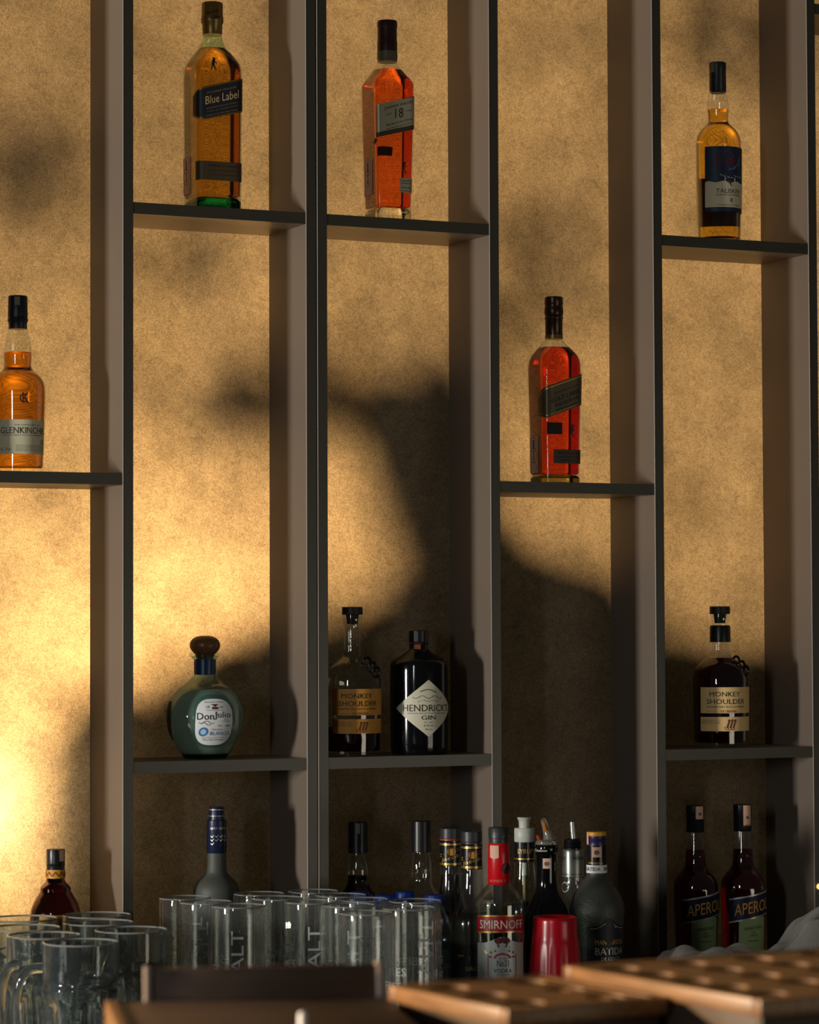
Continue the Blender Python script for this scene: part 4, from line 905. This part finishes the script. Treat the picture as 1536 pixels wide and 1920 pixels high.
def best_handle(P, i, fixed, reach, r, prefer):
    best = None
    for k in range(36):
        a = 2 * PI * k / 36; h = P[i] + Vector((math.cos(a), math.sin(a))) * reach
        d = min([(h - q).length - r for j, q in enumerate(P) if j != i] + [(h - f).length - rr for f, rr in fixed])
        d = min(d, .013) + (.002 * math.cos(a - prefer)) - (.05 if h.y > -.012 else 0)
        if best is None or d > best[0]: best = (d, a)
    return best[1]
def bottle_discs(names):
    out = []
    for o_ in col.objects:
        if o_.parent is None and o_.type == 'EMPTY' and any(o_.name.startswith(n) for n in names) and o_.location.z < CT + .01:
            w_ = max((c.dimensions.x for c in o_.children if c.type == 'MESH'), default=.08) / 2
            out.append((Vector((o_.location.x, o_.location.y)), w_ + .001))
    return out
bpy.context.view_layer.update()
FIX = bottle_discs(['water_bottle', 'syrup_bottle', 'vodka_bottle', 'spirit_bottle', 'liqueur_bottle'])
HD = []
MP = relax([rim_place(b[0], b[1], HB) for b in BM], 2 * RB + .0035, FIX, -.047)
for i, (px, py, hg, rot, lb) in enumerate(BM):
    ha = best_handle(MP, i, FIX + HD, RB + .020, RB + .003, PI if i < 2 else 1.2); HD.append((MP[i] + Vector((math.cos(ha), math.sin(ha))) * (RB + .020), .012))
    beer_mug('beer_mug', lb, MP[i], None, ha - rot, rot, GB, texts=(i != 10), volume=(i == 10))
# dimpled steins
HDM = [(p, r + .012) for p, r in HD]

SG = solid_glass('stein_glass', (0.955, 0.99, 0.99), 1.45, diff=.055, dcol=(.64, .74, .76))
HS = .174; RS = .0530
def stein_mesh():
    N = 72; NZ = 56; V = []; Fc = []
    def prof(z):
        if z > .118: return RS * (1.0 + .01 * math.sin((z - .118) / .056 * PI))
        if z > .106: return RS * (1.0 + .055 * math.exp(-((z - .111) / .0045) ** 2))
        return RS * (1.03 + .03 * math.sin(z / .106 * PI)) * (1 if z > .006 else .95 + z / .006 * .05)
    for i in range(NZ + 1):
        z = HS * i / NZ
        for k in range(N):
            q = 2 * PI * k / N; r = prof(z)
            dq = ((q * 8 / (2 * PI)) % 1 - .5) * 2; dz = (z - .054) / .046
            e = dq * dq / .72 + dz * dz
            if e < 1: r -= .0085 * (1 - e) ** .6
            V.append((r * math.cos(q), r * math.sin(q), z))
    for i in range(NZ):
        for k in range(N): Fc.append((i * N + k, i * N + (k + 1) % N, (i + 1) * N + (k + 1) % N, (i + 1) * N + k))
    Fc.append(tuple(range(N))[::-1])
    inner = [(.018, .030), (.022, .037), (.05, .0395), (.100, .0405), (.112, .044), (.120, .0488), (.150, .0495), (HS - .001, .0510)]
    inner = chaikin(inner, 1); k0 = len(V)
    for z, r in inner:
        for k in range(N):
            q = 2 * PI * k / N; V.append((r * math.cos(q), r * math.sin(q), z))
    for i in range(len(inner) - 1):
        for k in range(N): Fc.append((k0 + i * N + k, k0 + (i + 1) * N + k, k0 + (i + 1) * N + (k + 1) % N, k0 + i * N + (k + 1) % N))
    Fc.append(tuple(k0 + k for k in range(N)))
    a = NZ * N; b = k0 + (len(inner) - 1) * N
    for k in range(N): Fc.append((a + k, a + (k + 1) % N, b + (k + 1) % N, b + k))
    return V, Fc
SV, SF = stein_mesh()
proto = {}
def stein(px, py, hang, label):
    loc = px; t = empty('glass_stein', (loc.x, loc.y, CT + .0004), hang); tag(t, label, 'mug', 'dimpled glass steins at the lower left')
    if not proto:
        b = link_mesh('stein_body', SV, SF, SG, t, True)
        pts = []
        for i in range(15):
            q = -PI / 2 + PI * i / 14; pts.append((RS * .98 + .040 * max(math.cos(q), 0) ** .6, 0, .080 + .058 * math.sin(q)))
        h = tube('handle', pts, [.0080] * 15, SG, t, 14, .8)
        rp = [(.0520 * math.cos(2 * PI * i / 48), .0520 * math.sin(2 * PI * i / 48), HS - .0002) for i in range(49)]
        proto['r'] = tube('rim', rp, .0015, mat('polished_rim', (0, 0, 0)), t, 8)
        proto['b'] = b; proto['h'] = h
    else:
        for o_ in (proto['b'], proto['h'], proto['r']):
            c_ = o_.copy(); col.objects.link(c_); c_.parent = t
    return t
SM = [(143, 1766, 2.7, 'dimpled glass stein with white crest, frontmost of the lower left steins'), (88, 1755, 3.6, 'dimpled stein directly left behind the crested stein'), (246, 1744, 3.9, 'rightmost dimpled stein beside the box with raised board'),
      (184, 1729, 1.2, 'dimpled stein in third row behind the rightmost stein'), (140, 1719, 2.0, 'dimpled stein before the dark liqueur bottle, right part'), (62, 1706, 1.6, 'rearmost dimpled stein reaching over the liqueur bottle label'),
      (-4, 1726, 2.6, 'dimpled stein cut by the left edge of the picture'), (48, 1741, 2.2, 'dimpled stein in second row near the left edge')]
HD = []
SP = relax([rim_place(b[0], b[1], HS) for b in SM], .1185, FIX + HDM + [(p, RB + .001) for p in MP], -.06, it=900, anchor=.008)
for i, (px, py, hg, lb) in enumerate(SM):
    hg = best_handle(SP, i, FIX + HD, RS + .022, RS + .004, hg); HD.append((SP[i] + Vector((math.cos(hg), math.sin(hg))) * (RS + .022), .012))
    t = stein(SP[i], None, hg, lb)
    if i == 0:
        V = []; Fc = []
        ca = -.18 - hg
        def sp(u, z): 
            q = u / RS - PI / 2 + ca; return ((RS * 1.058) * math.cos(q), (RS * 1.058) * math.sin(q), z)
        tv, tf, tw, th_ = text2d('HB'); sx = .018 / tw; sy = .018 / th_
        V += [sp(.028 + x * sx, .058 + y * sy) for x, y in tv]; Fc += list(tf)
        for pl in ([(.018, .071), (.038, .071), (.036, .079), (.028, .084), (.020, .079)], [(.012, .044), (.044, .044), (.044, .0455), (.012, .0455)]):
            k = len(V); V += [sp(a, b) for a, b in pl]; Fc.append(tuple(range(k, k + len(pl))))
        link_mesh('crest_print', V, Fc, PRT, t)

# ------------------------------------------------------------------ grey cloth on the back counter
def cloth():
    rnd = random.Random(5); t = at(1400, 1780, -.32); base = Vector((at(1180, 1780, -.34).x + .27, -.345, CT + .0005))
    NX, NY = 90, 40; W_, D_ = .54, .13; V = []; Fc = []
    def hgt(u, v):
        x = u * W_; e = min(1, u * 6, (1 - u) * 9) ; ev = min(1, v * 4, (1 - v) * 4)
        e = e * e * (3 - 2 * e); ev = ev * ev * (3 - 2 * ev)
        sil = .094 + .006 * math.exp(-((u - .16) / .10) ** 2) + .004 * math.exp(-((u - .34) / .07) ** 2) - .010 * math.exp(-((u - .47) / .03) ** 2) + .055 / (1 + math.exp(-(u - .565) / .022))
        w_ = .006 * math.sin(22 * u + 7 * v) + .004 * math.sin(41 * u - 13 * v + 1) + .003 * math.sin(60 * v + 9 * u)
        return max(.004, (sil + w_) * e * ev)
    for i in range(NX + 1):
        for j in range(NY + 1):
            u, v = i / NX, j / NY
            V.append(((u - .5) * W_, (v - .5) * D_, hgt(u, v)))
    q = NY + 1
    for i in range(NX):
        for j in range(NY): Fc.append((i * q + j, (i + 1) * q + j, (i + 1) * q + j + 1, i * q + j + 1))
    n0 = len(V); V += [(x, y, max(z - .003, 0)) for x, y, z in V]; Fc += [tuple(n0 + i for i in f)[::-1] for f in Fc[:]]
    for i in range(NX): Fc += [(i * q, n0 + i * q, n0 + (i + 1) * q, (i + 1) * q), (i * q + NY, (i + 1) * q + NY, n0 + (i + 1) * q + NY, n0 + i * q + NY)]
    for j in range(NY): Fc += [(j, j + 1, n0 + j + 1, n0 + j), (NX * q + j, n0 + NX * q + j, n0 + NX * q + j + 1, NX * q + j + 1)]
    o = link_mesh('bar_towel', V, Fc, mat('grey_towel_cloth', (0.33, 0.31, 0.28), .95, bump=.8, bscale=260, var=.12), None, True)
    o.location = base; tag(o, 'crumpled grey bar towel lying before the red aperitif bottles', 'towel'); return o
cloth()

# ------------------------------------------------------------------ crates and tray on the bar counter (nearest, out of focus)
OAK = wood_material('crate_wood', (0.17, 0.082, 0.030), (0.27, 0.138, 0.050), .42)
SIDEW = wood_material('rack_side_wood', (0.035, 0.018, 0.010), (0.055, 0.030, 0.016), .6)
CARD = wood_material('brown_box_board', (0.050, 0.026, 0.014), (0.072, 0.040, 0.022), .6)
def rack(label, O, A, Bv, nA, nB, h, mA, mB, rad, edge=None):
    """wooden rack: O corner hole centre, A and B steps between holes (world vectors)"""
    ang = math.atan2(A.y, A.x); la, lb = A.length, Bv.length
    sgn = 1 if A.cross(Bv).z > 0 else -1
    root = empty('bottle_rack', (O.x, O.y, O.z - h), ang); tag(root, label, 'rack', 'perforated wooden racks on the bar counter')
    x0, x1 = -mA, la * (nA - 1) + mA; y0, y1 = -mB, lb * (nB - 1) + mB
    if sgn < 0: y0, y1 = -y1, -y0
    # top plate with round holes
    bm = bmesh.new(); K = 24; th = .0025
    xs = [x0] + [la * (i + .5) for i in range(nA - 1)] + [x1]; ys = sorted([sgn * v for v in ([-mB] + [lb * (i + .5) for i in range(nB - 1)] + [lb * (nB - 1) + mB])])
    for i in range(nA):
        for j in range(nB):
            cx_, cy_ = la * i, sgn * lb * (j if sgn > 0 else nB - 1 - j)
            a0, a1, b0, b1 = xs[i], xs[i + 1], ys[j], ys[j + 1]
            cy_ = sgn * lb * (j if sgn > 0 else (nB - 1 - j))
            circ = []; sq = []
            for k in range(K):
                q = 2 * PI * k / K; c, s_ = math.cos(q), math.sin(q); circ.append((cx_ + rad * c, cy_ + rad * s_))
                f = min(((a1 if c > 0 else a0) - cx_) / c if abs(c) > 1e-6 else 1e9, ((b1 if s_ > 0 else b0) - cy_) / s_ if abs(s_) > 1e-6 else 1e9); sq.append((cx_ + c * f, cy_ + s_ * f))
            for zt, fl in ((h, False), (h - th, True)):
                vc = [bm.verts.new((x, y, zt)) for x, y in circ]; vs = [bm.verts.new((x, y, zt)) for x, y in sq]
                for k in range(K):
                    f_ = [vc[k], vs[k], vs[(k + 1) % K], vc[(k + 1) % K]]; bm.faces.new(f_[::-1] if fl else f_)
                if not fl: top = vc
                else:
                    for k in range(K): bm.faces.new([top[k], top[(k + 1) % K], vc[(k + 1) % K], vc[k]])
            for xx, yy in ((a0, b0), (a1, b0), (a1, b1), (a0, b1)): pass
            for (c1, c2) in (((a0, b0), (a1, b0)), ((a1, b0), (a1, b1)), ((a1, b1), (a0, b1)), ((a0, b1), (a0, b0))): pass
            # corner triangles
            for sx_, sy_ in ((a0, b0), (a1, b0), (a1, b1), (a0, b1)):
                near = sorted(range(K), key=lambda k: (sq[k][0] - sx_) ** 2 + (sq[k][1] - sy_) ** 2)[:2]
                for zt in (h, h - th): 
                    p = [bm.verts.new((sq[near[0]][0], sq[near[0]][1], zt)), bm.verts.new((sx_, sy_, zt)), bm.verts.new((sq[near[1]][0], sq[near[1]][1], zt))]; bm.faces.new(p)
    bmesh.ops.recalc_face_normals(bm, faces=bm.faces[:])
    me = bpy.data.meshes.new('top_board'); bm.to_mesh(me); bm.free(); me.materials.append(OAK); tp = bpy.data.objects.new('top_board', me); col.objects.link(tp); tp.parent = root
    t_ = .010; hr = h - .013
    for nm, mt, z0_, z1_, ins in (('rim_board', OAK, hr, h + .001, 0.0), ('side_board', SIDEW, 0.0, hr - .0003, .005)):
        box(nm, (x0, y0 - t_ + ins, z0_), (x1, y0 - .0002, z1_), mt, root, .0012); box(nm, (x0, y1 + .0002, z0_), (x1, y1 + t_ - ins, z1_), mt, root, .0012)
        box(nm, (x0 - t_ + ins, y0 - t_ + ins, z0_), (x0 - .0002, y1 + t_ - ins, z1_), mt, root, .0012); box(nm, (x1 + .0002, y0 - t_ + ins, z0_), (x1 + t_ - ins, y1 + t_ - ins, z1_), mt, root, .0012)
    return root
ZR = CAM.z - .300
O1 = atz(842, 1852, ZR); A1 = (atz(984, 1880, ZR) - O1) / 2; B1 = (atz(1140, 1833, ZR) - O1) / 2
B1 = B1 - A1 * (B1.dot(A1) / A1.length_squared)
rack('low wooden rack with two rows of holes, in the middle of the bar front', O1, A1, B1, 3, 2, ZR - BARZ - .0004, .026, .029, .0178)
O2 = atz(1162, 1816, ZR + .010); A2 = (atz(1438, 1863, ZR + .010) - O2) / 4; B2 = (atz(1304, 1809, ZR + .010) - O2)
B2 = B2 - A2 * (B2.dot(A2) / A2.length_squared)
rack('larger wooden rack with many holes at the lower right corner', O2, A2, B2, 5, 4, ZR + .010 - BARZ - .0004, .027, .024, .0178)
# open box with raised back board
zA = CAM.z - .311
PL = atz(285, 1878, zA); PR = atz(706, 1868, zA)
dx = (PR - PL); ang = math.atan2(dx.y, dx.x); wd = dx.length
bx_ = empty('wooden_box', (PL.x, PL.y, BARZ + .0004), ang); tag(bx_, 'brown wooden box with its lid board raised, bottom left of centre', 'box')
hB = zA - BARZ - .0004
box('box_body', (-.028, -.28, 0), (wd + .006, -.001, hB), CARD, bx_, .002)
top_z = atd(310, 1792, (PL - CAM).dot(FWD)).z - BARZ
bd = box('raised_lid', (0, 0, 0), (wd, .012, top_z - hB + .0), CARD, bx_, .0015); bd.location = (0, .0005, hB - .012); bd.rotation_euler = (-.06, 0, 0)
box('lid_edge', (-.006, -.004, .002), (-.0006, .016, top_z - hB + .002), mat('pale_board_edge', (0.24, 0.19, 0.16), .6), bd, .001)
box('lid_edge', (wd + .0006, -.004, .002), (wd + .006, .016, top_z - hB + .002), mat('pale_board_edge', (0, 0, 0)), bd, .001)
box('left_panel', (-.040, -.28, 0), (-.0285, -.001, hB + .002), OAK, bx_, .0015)
# slender white rod
Pr = atd(567, 1897, 2.32)
zb = zA + .0005
rod = tube('white_peg', [(0, 0, 0), (0, 0, Pr.z - zb - .002), (0, 0, Pr.z - zb)], [.0034, .0034, .0020], mat('white_peg_paint', (0.88, 0.88, 0.86), .35), None, 16)
rod.location = (Pr.x, Pr.y, zb); tag(rod, 'small white peg standing upright on top of the brown box', 'peg')
# tiny glowing disc put in for a warm glint at the right shelving post
Pl = at(1525.5, 1663, -.004); Pl.x = lefts[7] + TB / 2
lp = empty('glint_spot', (Pl.x, -.0005, Pl.z)); tag(lp, 'tiny glowing disc standing for a warm glint on the right shelving post', 'glint')
V, Fc = revolve([(0, .005, 2), (.003, .005, 2), (.005, .0035, 2), (.006, .001, 2)], 20)
link_mesh('glint_disc', [(x, -z, y) for x, y, z in V], [f[::-1] for f in Fc], mat('glint_glow', (1.0, 0.45, 0.16), .4, emit=1.6), lp, True)
